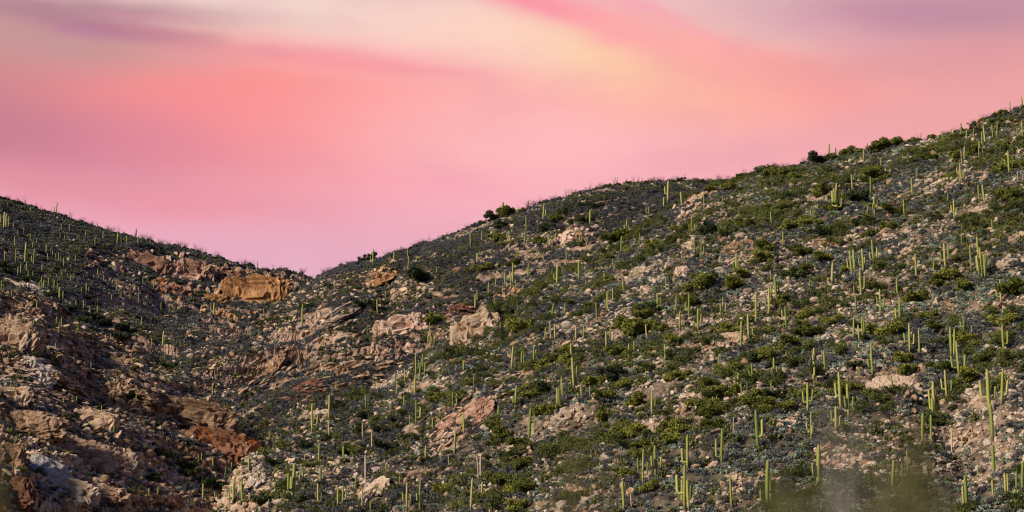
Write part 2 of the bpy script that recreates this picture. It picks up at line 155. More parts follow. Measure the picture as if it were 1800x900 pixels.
# rock outcrops: x, y, half width, half height (photo pixels), tilt deg, tint, style, short name, label
OUT = [
(452,522,58,31,0,'ochre','cliff','the ochre cliff','sheer ochre cliff streaked dark, standing below the saddle between the two hills'),
(258,468,40,20,-18,'rose','cliff','the pinkish grey bluff','pinkish grey bluff with pale streak high on the far left-hand slope'),
(340,482,38,24,-14,'rose','cliff','the smooth rose bluff','smooth rose and grey bluff beside the ochre cliff'),
(165,458,15,12,-10,'red','pile','the small rust crag','small rust-red crag among saguaros on the far slope'),
(405,505,22,16,-5,'tan','pile','the broken tan step','broken tan rock step joining the rose bluff to the ochre cliff'),
(52,516,34,18,-28,'tan','slab','the tilted slab stack','stack of tilted tan slabs on the crest of the near spur'),
(28,608,44,38,-16,'warm','cliff','the golden crag','large golden tan crag at the shaded edge of the near spur'),
(60,665,55,26,-8,'tan','slab','the ribbed ledges','ribbed brown ledges under the golden crag'),
(128,688,46,40,-6,'umber','slab','the banded buttress','dark banded buttress in the middle of the near spur'),
(60,752,58,28,-8,'warm','boulders','the rounded crag','rounded tan crag with deep cracks low on the near spur'),
(86,828,34,26,-35,'grey','boulders','the blue grey block','big blue-grey block leaning on brown rock'),
(36,872,26,34,10,'rust','boulders','the rust streaked pillar','rust streaked pillar of rock at the foot of the near spur'),
(150,800,55,30,-14,'umber','boulders','the jumbled boulder bank','jumbled bank of brown and grey boulders below the banded buttress'),
(215,812,30,20,-10,'warm','pile','the chestnut ledge','chestnut ledge above dark brush on the near spur'),
(345,733,70,26,-14,'umber','cliff','the purple brown shoulder','purple-brown rock shoulder above the gully'),
(385,786,62,27,-10,'rust','cliff','the russet overhang','russet overhang where the near spur drops into the gully'),
(215,645,40,14,-22,'umber','slab','the slanting brown ribs','slanting brown ribs of rock crossing the near spur'),
(705,583,48,26,18,'rose','cliff','the cracked rose ledge','cracked rose ledge across the middle hill'),
(620,655,62,24,14,'umber','slab','the long mauve ledges','long mauve and brown ledges above the gully'),
(535,690,46,18,6,'red','slab','the dark red overhang','dark red overhang near the gully mouth'),
(475,650,48,22,32,'umber','slab','the sloping grey rib','sloping grey-brown rib on the gully flank'),
(600,560,45,16,28,'tan','slab','the scattered tan rib','scattered tan rib under the saddle'),
(843,592,46,38,12,'warm','cliff','the tall tan bluff','tall tan and orange bluff at the middle of the right hill'),
(805,548,22,15,0,'red','slab','the red layered knob','red layered knob beside the tall tan bluff'),
(886,525,26,12,20,'ochre','pile','the orange knob','orange knob of rock above the tall tan bluff'),
(897,662,30,15,12,'tan','slab','the stacked cream ledges','stacked cream ledges at the top of a long sloping slab'),
(812,742,74,24,40,'rose','slab','the long pink slab','long smooth pink slab sloping down from stacked ledges'),
(670,492,26,14,20,'ochre','pile','the small orange rocks','small orange rocks below the saddle skyline'),
(1012,412,38,12,18,'rose','pile','the rosy rubble','rosy rubble high on the middle hill'),
(1300,437,34,15,22,'warm','pile','the tan rubble patch','tan rubble patch on the upper right hill'),
(1202,484,16,15,0,'rose','boulders','the lone pinkish boulder','lone pinkish boulder group on the open right slope'),
(1452,427,17,9,15,'ochre','boulders','the amber boulder','amber boulder between dark bushes on the upper slope'),
(1225,355,42,16,30,'warm','pile','the crest rubble','rubble crest where the right hill hides the middle hill'),
(1655,325,36,20,16,'tan','pile','the summit side rock pile','tan rock pile with ochre stain on the steep upper right slope'),
(1590,443,36,16,20,'warm','pile','the sandy rock band','sandy rock band in the middle of the right hill'),
(1500,522,42,12,6,'tan','pile','the flat cream outcrop','flat cream outcrop with scattered stones on the right hill'),
(1775,468,24,13,0,'tan','boulders','the round boulder pair','round pale boulders beside a large green bush'),
(1575,690,60,30,-4,'warm','pile','the great tan outcrop','great rounded tan outcrop low on the right hill'),
(1178,690,60,20,-10,'tan','pile','the pale rubble knoll','pale knoll of rubble ringed by green trees'),
(1282,606,42,19,22,'warm','pile','the crumbling tan ledge','crumbling tan ledge with orange stain amid green trees'),
(1472,802,34,28,0,'rose','pile','the pink rock mound','pink rock mound half veiled by blurred twigs'),
(1385,745,34,14,24,'warm','pile','the small brown rocks','small brown rocks under a tall saguaro on the lower slope'),
(1680,770,30,11,8,'warm','pile','the orange edged ledge','orange edged ledge above blue-green brush'),
(563,730,20,13,0,'tan','boulders','the square rock','square cream rock with a dark underside above the gully'),
(447,838,22,24,30,'tan','pile','the pale gully rocks','pale rocks at the lip of the gully'),
(425,892,36,13,12,'warm','pile','the bottom ledge','low tan ledge at the foot of the gully'),
(655,866,44,18,22,'warm','pile','the lower tan rocks','tan rocks among crowded saguaros low on the slope'),
(745,840,40,14,10,'warm','pile','the brown bench','brown rocky bench near the bottom of the hill'),
(1010,728,36,15,12,'tan','pile','the cream stones','band of cream stones below the green trees'),
(1020,860,36,15,4,'umber','pile','the shaded brown bank','shaded brown bank at the bottom of the hill'),
(1295,850,34,13,10,'warm','pile','the low sandy stones','low sandy stones beside a straight saguaro'),
(900,800,34,10,8,'warm','pile','the half buried stones','half buried stones in blue-green brush'),
(18,702,34,20,-10,'warm','cliff','the amber wall','amber wall of cracked rock between the golden crag and the rounded crag'),
(172,745,36,20,-14,'umber','cliff','the brown step','cracked brown step below the banded buttress'),
(112,782,40,15,-8,'umber','slab','the dark split ledge','dark split ledge above the blue-grey block'),
(18,806,24,26,-5,'umber','cliff','the leaning brown pillar','leaning brown pillar beside the blue-grey block'),
(128,866,40,20,-12,'warm','cliff','the low chestnut wall','low chestnut wall beside the blue-grey block'),
(262,700,34,17,-24,'umber','slab','the stepped brown ribs','stepped brown ribs between the banded buttress and the purple-brown shoulder'),
(195,868,32,16,-10,'umber','boulders','the dim boulder heap','dim heap of boulders at the bottom of the near spur'),
(235,765,30,14,-20,'tan','slab','the pale leaning slabs','pale leaning slabs above dark brush on the spur'),
(90,605,34,18,-22,'warm','slab','the sunlit ribs','sunlit tan ribs beside the golden crag'),
(300,835,30,14,-16,'tan','pile','the gully scree heap','scree heap above the brushy gully floor'),
(402, 484, 26, 10, -8, 'rust', 'slab', 'the rusty ledge', 'thin rusty ledge just under the skyline beside the ochre cliff'),
(383, 532, 20, 15, -6, 'ochre', 'boulders', 'the orange shoulder', 'orange shoulder of rock touching the foot of the ochre cliff'),
(300, 508, 30, 12, -16, 'rust', 'pile', 'the rusty rubble band', 'rusty rubble band below the rose bluffs'),
(505, 506, 22, 12, 18, 'tan', 'pile', 'the cliff top rubble', 'tan rubble spilling from the saddle beside the ochre cliff'),
]
# ---------------------------------------------------------------- noise in numpy
def _h(ix, iy, iz, seed):
    n = (ix.astype(np.int64) * 374761393 + iy.astype(np.int64) * 668265263 + iz.astype(np.int64) * 2147483647 + seed * 1274126177) & 0xffffffff
    n = ((n ^ (n >> 13)) * 1274126177) & 0xffffffff
    n = ((n ^ (n >> 16)) * 2246822519) & 0xffffffff
    return (n ^ (n >> 15)) & 0xffffffff
def vnoise(p, seed=0):
    i = np.floor(p).astype(np.int64); f = p - i; f = f * f * (3 - 2 * f); r = 0
    for a in (0, 1):
        for b in (0, 1):
            for c in (0, 1):
                wgt = (f[:, 0] if a else 1 - f[:, 0]) * (f[:, 1] if b else 1 - f[:, 1]) * (f[:, 2] if c else 1 - f[:, 2])
                r = r + wgt * (_h(i[:, 0] + a, i[:, 1] + b, i[:, 2] + c, seed) / 4294967295.0)
    return r * 2 - 1
def fbm(p, oct=4, seed=0, gain=.5):
    r = 0; a = 1; t = 0
    for o in range(oct):
        r = r + a * vnoise(p * 2 ** o + 17.3 * o, seed + o); t += a; a *= gain
    return r / t
def voro(p, seed):
    i0 = np.floor(p).astype(np.int64); b1 = np.full(len(p), 9.0); b2 = b1.copy(); cid = np.zeros(len(p))
    for a in (-1, 0, 1):
        for b_ in (-1, 0, 1):
            for c in (-1, 0, 1):
                i = i0 + np.array([a, b_, c]); h = [_h(i[:, 0], i[:, 1], i[:, 2], seed + k) / 4294967295.0 for k in range(4)]
                d = np.sqrt((i[:, 0] + h[0] - p[:, 0]) ** 2 + (i[:, 1] + h[1] - p[:, 1]) ** 2 + (i[:, 2] + h[2] - p[:, 2]) ** 2)
                b2 = np.where(d < b1, b1, np.minimum(b2, d)); cid = np.where(d < b1, h[3], cid); b1 = np.minimum(b1, d)
    return b1, b2, cid
# ---------------------------------------------------------------- mesh helpers
def mesh_np(name, V, F, mat=None, smooth=False, mats=None, midx=None):
    """V n x 3 array, F list of arrays/one array m x k of equal polygons."""
    me = bpy.data.meshes.new(name); V = np.asarray(V, np.float32)
    Fs = F if isinstance(F, list) else [F]
    Fs = [np.asarray(f, np.int32) for f in Fs if len(f)]
    loops = np.concatenate([f.ravel() for f in Fs]); tot = np.concatenate([np.full(len(f), f.shape[1], np.int32) for f in Fs])
    me.vertices.add(len(V)); me.vertices.foreach_set('co', V.ravel())
    me.loops.add(len(loops)); me.loops.foreach_set('vertex_index', loops)
    me.polygons.add(len(tot)); me.polygons.foreach_set('loop_start', np.concatenate([[0], np.cumsum(tot)[:-1]]).astype(np.int32))
    me.polygons.foreach_set('loop_total', tot)
    me.polygons.foreach_set('use_smooth', np.full(len(tot), smooth, bool))
    for m in (mats or ([mat] if mat else [])): me.materials.append(m)
    if midx is not None: me.polygons.foreach_set('material_index', np.asarray(midx, np.int32))
    me.update(calc_edges=True)
    return me
def put(name, me, parent=None, label=None, cat=None, group=None, kind=None, loc=None):
    o = bpy.data.objects.new(name, me); COL.objects.link(o)
    if parent: o.parent = parent
    if loc is not None: o.location = loc
    if label: o['label'] = label
    if cat: o['category'] = cat
    if group: o['group'] = group
    if kind: o['kind'] = kind
    return o
# ---------------------------------------------------------------- materials
def material(name, rough=.9):
    m = bpy.data.materials.new(name); m.use_nodes = True; n = NT(m.node_tree)
    b = m.node_tree.nodes['Principled BSDF']; b.inputs['Roughness'].default_value = rough
    b.inputs['Specular IOR Level'].default_value = .15
    return m, n, b
def bump(n, b, h, strength, dist):
    k = n.new('ShaderNodeBump'); k.inputs['Strength'].default_value = strength; k.inputs['Distance'].default_value = dist
    n.put(k.inputs['Height'], h); n.l.new(k.outputs[0], b.inputs['Normal'])
def rock_mat(name, cols, scale=1.0, streak=None, strata=.0, inst=False, shade=.5):
    """cols: dark, mid, light base colours of the stone."""
    m, n, b = material(name)
    tcn = n.new('ShaderNodeNewGeometry'); pos = tcn.outputs['Position']
    f1 = n.noise(pos, .22 * scale, 5, .65); f2 = n.noise(pos, 1.7 * scale, 4, .7)
    if strata:
        mp = n.new('ShaderNodeMapping'); n.l.new(pos, mp.inputs[0]); mp.inputs['Rotation'].default_value = (R(12), R(-20), 0); mp.inputs['Scale'].default_value = (.12, .12, 1.0)
        f3 = n.noise(mp.outputs[0], .9 * scale, 4, .7); f2 = n.math('ADD', n.math('MULTIPLY', f2, 1 - strata), n.math('MULTIPLY', f3, strata))
    oi = n.new('ShaderNodeObjectInfo'); tint = oi.outputs['Random']
    if inst:
        at = n.new('ShaderNodeAttribute', attribute_type='INSTANCER', attribute_name='tint'); tint = at.outputs['Fac']
    tint = n.math('ADD', tint, n.new('ShaderNodeAttribute', attribute_name='tone').outputs['Fac'])
    f = n.math('ADD', n.math('MULTIPLY', f1, .6), n.math('ADD', n.math('MULTIPLY', f2, .55), n.math('MULTIPLY', n.math('SUBTRACT', tint, .5), shade)))
    col = n.ramp(f, [(.30, cols[0]), (.52, cols[1]), (.74, cols[2])])
    if streak:
        mp = n.new('ShaderNodeMapping'); n.l.new(pos, mp.inputs[0]); mp.inputs['Scale'].default_value = (1, 1, .08)
        s1 = n.noise(mp.outputs[0], .35, 5, .6, .4); col = n.mix(n.smooth(s1, .50, .64), col, (*streak, 1))
        s2 = n.noise(mp.outputs[0], .8, 4, .6, .4); col = n.mix(n.math('MULTIPLY', n.smooth(s2, .56, .66), .8), col, (.05, .035, .03, 1))
    n.put(b.inputs['Base Color'], col)
    bump(n, b, f2, 1.0, 1.2 / scale)
    return m
ROCK = dict(
    tan=rock_mat('rock_tan', ((.16, .12, .09), (.36, .27, .20), (.56, .46, .36)), strata=.4),
    warm=rock_mat('rock_warm', ((.15, .09, .05), (.39, .25, .155), (.58, .45, .33)), strata=.3),
    ochre=rock_mat('rock_ochre', ((.24, .12, .04), (.62, .33, .15), (.74, .50, .29)), streak=(.36, .18, .085)),
    rose=rock_mat('rock_rose', ((.17, .09, .06), (.38, .225, .155), (.55, .41, .32)), strata=.6),
    red=rock_mat('rock_red', ((.10, .045, .035), (.26, .11, .07), (.42, .26, .19)), strata=.5),
    rust=rock_mat('rock_rust', ((.14, .07, .04), (.30, .15, .09), (.42, .26, .18)), streak=(.30, .10, .03)),
    umber=rock_mat('rock_umber', ((.11, .065, .04), (.29, .185, .115), (.48, .35, .23)), strata=.6),
    grey=rock_mat('rock_grey', ((.12, .11, .105), (.26, .245, .24), (.42, .40, .385)), strata=.2))
M_scree = rock_mat('scree_stone', ((.12, .085, .06), (.36, .275, .205), (.68, .56, .44)), scale=2.0, inst=True, shade=.75)
M_boulder = rock_mat('boulder_stone', ((.14, .10, .075), (.36, .275, .21), (.60, .50, .40)), scale=1.6, shade=.5)
def ground_mat(name, warm, c0, c1, c2, lo=.60, hi=.80):
    m, n, b = material(name, 1.0)
    geo = n.new('ShaderNodeNewGeometry'); pos = geo.outputs['Position']; sx = n.new('ShaderNodeSeparateXYZ'); n.l.new(geo.outputs['Normal'], sx.inputs[0])
    f1 = n.noise(pos, .03, 5, .6); f2 = n.noise(pos, .5, 5, .7)
    col = n.ramp(f2, [(.3, (.026, .022, .018)), (.5, (.075, .057, .042)), (.72, (.22, .165, .12))])
    col = n.mix(n.smooth(f1, .4, .62), col, n.mix(.5, col, warm))
    mp = n.new('ShaderNodeMapping'); n.l.new(pos, mp.inputs[0]); mp.inputs['Rotation'].default_value = (R(10), R(-18), 0); mp.inputs['Scale'].default_value = (.10, .10, .9)
    f3 = n.math('ADD', n.math('MULTIPLY', n.noise(mp.outputs[0], .9, 5, .7), .5), n.math('MULTIPLY', n.noise(pos, .35, 5, .7), .5))
    rock = n.ramp(n.math('ADD', n.math('MULTIPLY', f3, .75), n.math('MULTIPLY', n.noise(pos, .045, 2, .5), .28)), [(.36, c0), (.50, c1), (.64, c2)])
    steep = n.math('SUBTRACT', 1.0, n.smooth(n.math('ADD', sx.outputs[2], n.math('MULTIPLY', n.math('SUBTRACT', f2, .5), .3)), lo, hi))
    n.put(b.inputs['Base Color'], n.mix(steep, col, rock)); bump(n, b, n.math('ADD', f2, f3), 1.0, .9)
    return m
M_soil = ground_mat('slope_soil', (.07, .075, .04, 1), (.12, .08, .055), (.34, .24, .17), (.55, .43, .33))
M_crag = ground_mat('crag_rock', (.06, .06, .05, 1), (.13, .07, .035), (.43, .265, .145), (.68, .50, .32), .74, .93)
M_midrock = ground_mat('hill_rock', (.045, .05, .06, 1), (.09, .055, .04), (.25, .165, .115), (.46, .35, .28), .60, .82)
def leaf_mat(name, a, c, inst=False, rough=.7, noise_scale=.5):
    m, n, b = material(name, rough)
    pos = n.new('ShaderNodeNewGeometry').outputs['Position']
    if inst:
        at = n.new('ShaderNodeAttribute', attribute_type='INSTANCER', attribute_name='tint'); t = at.outputs['Fac']
    else: t = n.new('ShaderNodeObjectInfo').outputs['Random']
    f = n.math('ADD', n.math('MULTIPLY', t, .6), n.math('MULTIPLY', n.noise(pos, noise_scale, 3, .6), .45))
    n.put(b.inputs['Base Color'], n.ramp(f, [(.2, a), (.85, c)]))
    return m
M_pv = leaf_mat('palo_verde_green', (.07, .085, .012), (.20, .21, .04))
M_bb = leaf_mat('brittlebush_leaf', (.11, .14, .105), (.27, .335, .265), True)
M_bb1 = leaf_mat('brittlebush_leaf_single', (.11, .14, .105), (.27, .335, .265))
M_gs = leaf_mat('grey_twig', (.032, .036, .040), (.12, .12, .122), True)
M_gs1 = leaf_mat('grey_twig_single', (.045, .045, .05), (.13, .115, .115))
M_ol = leaf_mat('olive_brush', (.05, .058, .018), (.15, .155, .05), True)
M_pvi = leaf_mat('palo_verde_thicket_green', (.03, .042, .014), (.14, .155, .038), True)
M_bark = leaf_mat('green_bark', (.05, .05, .025), (.10, .10, .045))
M_twig = leaf_mat('dry_twig', (.07, .045, .04), (.13, .09, .075))
M_dead = leaf_mat('dead_wood', (.30, .22, .16), (.46, .37, .29))
def cactus_mat():
    m, n, b = material('saguaro_skin', .6)
    to = n.new('ShaderNodeTexCoord'); sx = n.new('ShaderNodeSeparateXYZ'); n.l.new(to.outputs['Object'], sx.inputs[0])
    t = n.new('ShaderNodeObjectInfo').outputs['Random']
    g = n.ramp(t, [(0.0, (.13, .18, .045)), (.4, (.25, .28, .065)), (.8, (.35, .34, .09)), (1.0, (.40, .34, .14))])
    wv = n.noise(to.outputs['Object'], 6.0, 3, .6)
    g = n.mix(n.math('MULTIPLY', wv, .35), g, (.10, .13, .04, 1))
    n.put(b.inputs['Base Color'], n.mix(n.smooth(sx.outputs[2], .03, .24), (.10, .08, .06, 1), g))
    return m
def arm_mat():
    m, n, b = material('saguaro_arm_skin', .6)
    t = n.new('ShaderNodeObjectInfo').outputs['Random']
    n.put(b.inputs['Base Color'], n.ramp(t, [(0.0, (.13, .18, .045)), (.4, (.25, .28, .065)), (.8, (.35, .34, .09)), (1.0, (.40, .34, .14))]))
    return m
M_sag, M_arm = cactus_mat(), arm_mat()
# ---------------------------------------------------------------- terrain
CP, SP = math.cos(PITCH), math.sin(PITCH)
def ray(u, v):
    x, y = (u - 900) / FPX, (450 - v) / FPX
    return np.stack([x + 0 * y, CP - y * SP + 0 * x, SP + y * CP + 0 * x], -1)
def at(u, v, d):
    """points at horizontal distance d along the sight lines of photograph pixels (u, v)"""
    r = ray(np.asarray(u, float), np.asarray(v, float)); h = np.hypot(r[..., 0], r[..., 1])
    return np.array(CAM) + r * (np.asarray(d, float) / h)[..., None]
def project(p):
    p = np.asarray(p, float) - np.array(CAM); X, Y, Z = p[..., 0], p[..., 1], p[..., 2]
    dep = Y * CP + Z * SP; up = -Y * SP + Z * CP
    return 900 + FPX * X / dep, 450 - FPX * up / dep, dep
def smooth1(a, k):
    if k < 1: return a
    ker = np.hanning(2 * k + 3)[1:-1]; ker /= ker.sum()
    return np.convolve(np.pad(a, k, mode='reflect', reflect_type='odd'), ker, mode='valid')
def table(d, u, k):
    ks = sorted(d); return smooth1(np.interp(u, ks, [d[x] for x in ks]), k)
LAYERS = []
def layer(name, u0, u1, du, nt, rv, rd, bv, bd, tmid, seed, label, amp=1.0, backdrop=.42, ext=160, terr=None, mat=None, flatsh=False):
    u = np.arange(u0, u1 + .1, du); k = int(14 / du)
    RV, RD, BV, BD = table(rv, u, k), table(rd, u, k * 2), table(bv, u, k * 2), table(bd, u, k * 2)
    ridge, bot = at(u, RV, RD), at(u, BV, BD)
    hd = ridge - bot; hl = np.hypot(hd[:, 0], hd[:, 1]); hdir = hd[:, :2] / hl[:, None]; sl = hd[:, 2] / hl
    # stations along the profile: foot, bottom, ridge, back
    nf, nm, nb = int(nt * .14), nt, int(nt * .22)
    cols = []
    for s in np.linspace(-1, 0, nf, endpoint=False):                       # down to the valley floor
        L = (bot[:, 2] + 2.0) / .42
        p = bot.copy(); p[:, :2] += hdir * (s * L)[:, None]; p[:, 2] += s * (bot[:, 2] + 2.0); cols.append(p)
    for s in np.linspace(0, 1, nm, endpoint=False):
        p = bot + hd * s; bulge = math.sin(math.pi * s); p[:, 2] += tmid * bulge * hl; cols.append(p)
    for s in np.linspace(0, 1, nb):
        p = ridge.copy(); q = s ** 1.5 * ext; p[:, :2] += hdir * q
        p[:, 2] = ridge[:, 2] - backdrop * q * min(1, s * 3 + .25); p[:, 2] = np.maximum(p[:, 2], -3); cols.append(p)
    P = np.stack(cols)                                                     # t, u, 3
    tt, uu = P.shape[:2]; flat = P.reshape(-1, 3)
    tpar = np.repeat(np.arange(tt), uu)
    ridx = nf + nm; dr = np.abs(tpar - ridx) / (nm * .22); calm = np.clip(dr, .16, 1)
    q = flat.copy()
    z = 5.0 * fbm(q * np.array([1 / 55, 1 / 75, 1 / 75]), 3, seed) * calm
    # gullies running down the slope
    z += -2.4 * np.clip(1 - np.abs(fbm(q * np.array([1 / 34, 1 / 120, 1 / 120]), 2, seed + 5)) * 4.5, 0, 1) * calm
    zlow = z.copy(); rid = 1 - np.abs(fbm(q / 13, 3, seed + 9)); z += 1.7 * (rid - .7) * np.clip(calm, .45, 1) * 2
    z += .75 * fbm(q / 4.2, 3, seed + 20) + .35 * fbm(q / 1.7, 2, seed + 30)
    # ledges: quantised height gives rock steps
    hh = (q[:, 2] + 6 * fbm(q / 30, 2, seed + 40)) / 5.5; fr = hh - np.floor(hh)
    z += 1.1 * (np.clip((fr - .5) * 3, -.5, .5) - (fr - .5)) * np.clip(fbm(q / 40, 2, seed + 50) * 3 + .3, 0, 1)
    if terr:                                                       # cliff bands: steep risers between brushy treads, following the tilted bedding
        tl_, mask = terr; uq, vq, _ = project(flat + np.array([0, 0, 1e-3])); mk = mask(uq, vq, q)
        zt = zlow.copy()
        for H, a_, sd in ((15., 1.15, 60), (5.6, .9, 70), (2.1, .35, 80)):
            e = (q[:, 2] + zt + tl_ * q[:, 0] + H * .9 * fbm(q * np.array([1 / (H * 4), 1 / (H * 4), 1 / (H * 2.5)]), 2, seed + sd)) / H; fr = e - np.floor(e)
            g_ = np.where(fr < .62, fr * .35, .217 + (fr - .62) / .38 * .783); dz = H * (g_ - fr) * a_ * mk; z = z + dz; zt = zt + dz
        uv = np.stack([q[:, 0] * .55, q[:, 1] * .5, q[:, 2] + z], -1); push = 0
        for sc_, am in ((8.0, 2.4), (3.2, 1.4), (1.5, .6)):
            w1 = uv / sc_ + np.stack([fbm(uv / sc_ + k * 5, 2, seed + 90 + k) for k in range(3)], -1) * .5
            f1_, f2_, cc = voro(w1, seed + 95); push = push + mk * am * ((cc - .5) * 1.1 - .8 * np.exp(-((f2_ - f1_) / .09) ** 2))
        flat[:, 1] -= push * .85; z = z + push * .35
    flat[:, 2] += z * amp
    idx = np.arange(tt * uu).reshape(tt, uu)
    F = np.stack([idx[:-1, :-1], idx[:-1, 1:], idx[1:, 1:], idx[1:, :-1]], -1).reshape(-1, 4)
    me = mesh_np(name, flat, F, mat or M_soil, smooth=not flatsh)
    put(name, me, kind='structure', label=label)
    LAYERS.append(dict(V=flat, F=F, name=name, row=np.repeat(np.arange(tt - 1), uu - 1), nf=nf, ridx=ridx, tt=tt))
layer('near_hill', 290, 2150, 3, 210,
      {290: 985, 380: 900, 430: 812, 560: 745, 700: 656, 790: 590, 900: 525, 1050: 443, 1180: 372, 1240: 338, 1300: 316, 1350: 301, 1400: 291, 1450: 280, 1500: 272, 1550: 267, 1600: 251, 1650: 243, 1700: 229, 1750: 204, 1800: 190, 1900: 160, 2150: 110},
      {290: 470, 430: 485, 560: 545, 700: 605, 900: 665, 1180: 720, 1300: 735, 1500: 700, 1800: 640, 2150: 600},
      {290: 1000, 380: 940, 430: 905, 700: 900, 2150: 900}, {290: 440, 430: 448, 560: 420, 900: 370, 1300: 325, 1800: 310, 2150: 310}, .02, 100,
      'rocky slope covered in saguaros and green trees rising to the right')
layer('middle_hill', 60, 1560, 3, 360,
      {60: 860, 100: 820, 200: 722, 290: 642, 370: 590, 430: 560, 500: 530, 560: 488, 593: 470, 637: 462, 670: 454, 700: 443, 750: 430, 800: 411, 850: 393, 900: 371, 933: 365, 967: 353, 1017: 340, 1067: 328, 1150: 318, 1230: 320, 1300: 320, 1400: 330, 1560: 360},
      {60: 760, 290: 820, 430: 880, 560: 950, 700: 930, 900: 900, 1100: 880, 1300: 900, 1560: 950},
      {60: 1000, 290: 900, 430: 870, 560: 800, 700: 710, 900: 580, 1180: 430, 1300: 370, 1560: 390}, {60: 560, 430: 600, 560: 600, 700: 650, 900: 705, 1180: 765, 1300: 790, 1560: 800}, .015, 200,
      'bluish shrub covered hill in the middle with a smooth skyline', mat=M_midrock, flatsh=True, terr=(-.22, lambda u, v, q: np.clip((880 - u) / 200, 0, 1) * np.clip((v - 500) / 50, 0, 1) * np.clip(.3 + 2.0 * fbm(q / 45, 2, 8), 0, 1)))
layer('far_hill', -320, 760, 3, 170,
      {-320: 230, -100: 315, 0: 350, 50: 364, 100: 379, 150: 395, 200: 411, 233: 417, 283: 430, 333: 438, 400: 454, 450: 462, 500: 469, 533: 477, 563: 488, 650: 502, 760: 530},
      {-320: 1150, 0: 1150, 300: 1200, 560: 1160, 760: 1160},
      {-320: 620, 0: 620, 150: 645, 290: 690, 430: 650, 560: 575, 760: 580}, {-320: 850, 0: 850, 290: 850, 430: 900, 560: 1000, 760: 1000}, .01, 300,
      'dark saguaro dotted hill with cliffs beyond the gully', mat=M_midrock, flatsh=True, terr=(.15, lambda u, v, q: np.clip((u - 140) / 60, 0, 1) * np.clip((v - 432) / 20, 0, 1) * .9 * np.clip(.7 + 1.6 * fbm(q / 45, 2, 8), 0, 1)))
layer('near_spur', -330, 500, 2, 330,
      {-330: 400, -200: 425, 0: 488, 60: 502, 110: 531, 150: 561, 200: 581, 250: 601, 300: 643, 333: 664, 377: 701, 420: 736, 445: 781, 460: 850, 500: 980},
      {-330: 640, 0: 650, 150: 660, 300: 640, 377: 620, 445: 580, 500: 545},
      {-330: 900, 440: 900, 470: 930, 500: 1020}, {-330: 430, 0: 440, 200: 480, 300: 500, 445: 530, 500: 520}, .02, 400,
      'steep shaded spur of crags and ledges beside the gully', mat=M_crag, flatsh=True, terr=(.16, lambda u, v, q: np.clip(.75 + 1.5 * fbm(q / 38, 2, 8), .08, 1)))
# valley floor to the horizon
gx = np.concatenate([[-6000, -3000, -1800], np.linspace(-900, 900, 61), [1800, 3000, 6000]]); gy = np.concatenate([[-6000, -3000, -900], np.linspace(-200, 1600, 61), [3000, 4500, 6000]])
GX, GY = np.meshgrid(gx, gy); gp = np.stack([GX.ravel(), GY.ravel(), 0 * GX.ravel()], -1); gp[:, 2] = .35 * fbm(gp / 60, 3, 3) * (np.hypot(gp[:, 0], gp[:, 1]) > 40)
gi = np.arange(gp.shape[0]).reshape(GX.shape)
put('desert_ground', mesh_np('desert_ground', gp, np.stack([gi[:-1, :-1], gi[:-1, 1:], gi[1:, 1:], gi[1:, :-1]], -1).reshape(-1, 4), M_soil, True), kind='structure', label='flat desert floor below the hills')
TV = []; TF = []; off = 0
for L in LAYERS: TV.append(L['V']); TF.append(L['F'] + off); off += len(L['V'])
TVa, TFa = np.concatenate(TV), np.concatenate(TF)
bvh = BVHTree.FromPolygons(TVa.tolist(), TFa.tolist())
def hit(u, v):
    r = ray(float(u), float(v)); d = Vector(r).normalized()
    p, nrm, i, dist = bvh.ray_cast(CAM, d)
    return (p, nrm, dist) if p else (None, None, None)
def hit_down(u, v, tries=40, step=1.5):
    """first ground at or just below photograph pixel (u, v)"""
    for k in range(tries):
        p, n_, d = hit(u, v + k * step)
        if p: return p, n_, d
    return None, None, None
PPM = lambda dist: FPX / dist                      # photograph pixels per metre at a distance
# ---------------------------------------------------------------- rock meshes
def ico(sub):
    import bmesh
    bm = bmesh.new(); bmesh.ops.create_icosphere(bm, subdivisions=sub, radius=1)
    V = np.array([v.co[:] for v in bm.verts]); F = np.array([[v.index for v in f.verts] for f in bm.faces]); bm.free(); return V, F
ICO = {k: ico(k) for k in (1, 2, 3, 4)}
def rock_mesh(name, seed, sub, stretch, cuts, mat, rough=.06, strata=0, smooth=False):
    V, F = ICO[sub]; V = V.copy(); r = np.random.RandomState(seed)
    V *= 1 + .25 * fbm(V * 1.1 + seed, 2, seed)[:, None]
    for k in range(cuts):
        n_ = r.normal(size=3); n_ /= np.linalg.norm(n_); d = r.uniform(.45, .8); h = V @ n_ - d
        V -= np.outer(np.clip(h, 0, None) * .93, n_)
    V *= np.array(stretch)
    if rough: V *= 1 + rough * fbm(V * 4 + seed, 3, seed + 3)[:, None] * (2 if sub > 2 else 1)
    if strata:
        hh = V[:, 2] * 4.5 + .8 * fbm(V * 1.4 + seed, 2, seed + 8); fr = np.abs(hh - np.round(hh)) * 2
        k = 1 + strata * (.5 - np.clip(fr * 2.2, 0, 1)) ; V[:, 0] *= k; V[:, 1] *= k
        V *= 1 + .05 * fbm(V * np.array([3, 3, 12]), 2, seed + 9)[:, None]
    return mesh_np(name, V, F, mat, smooth)
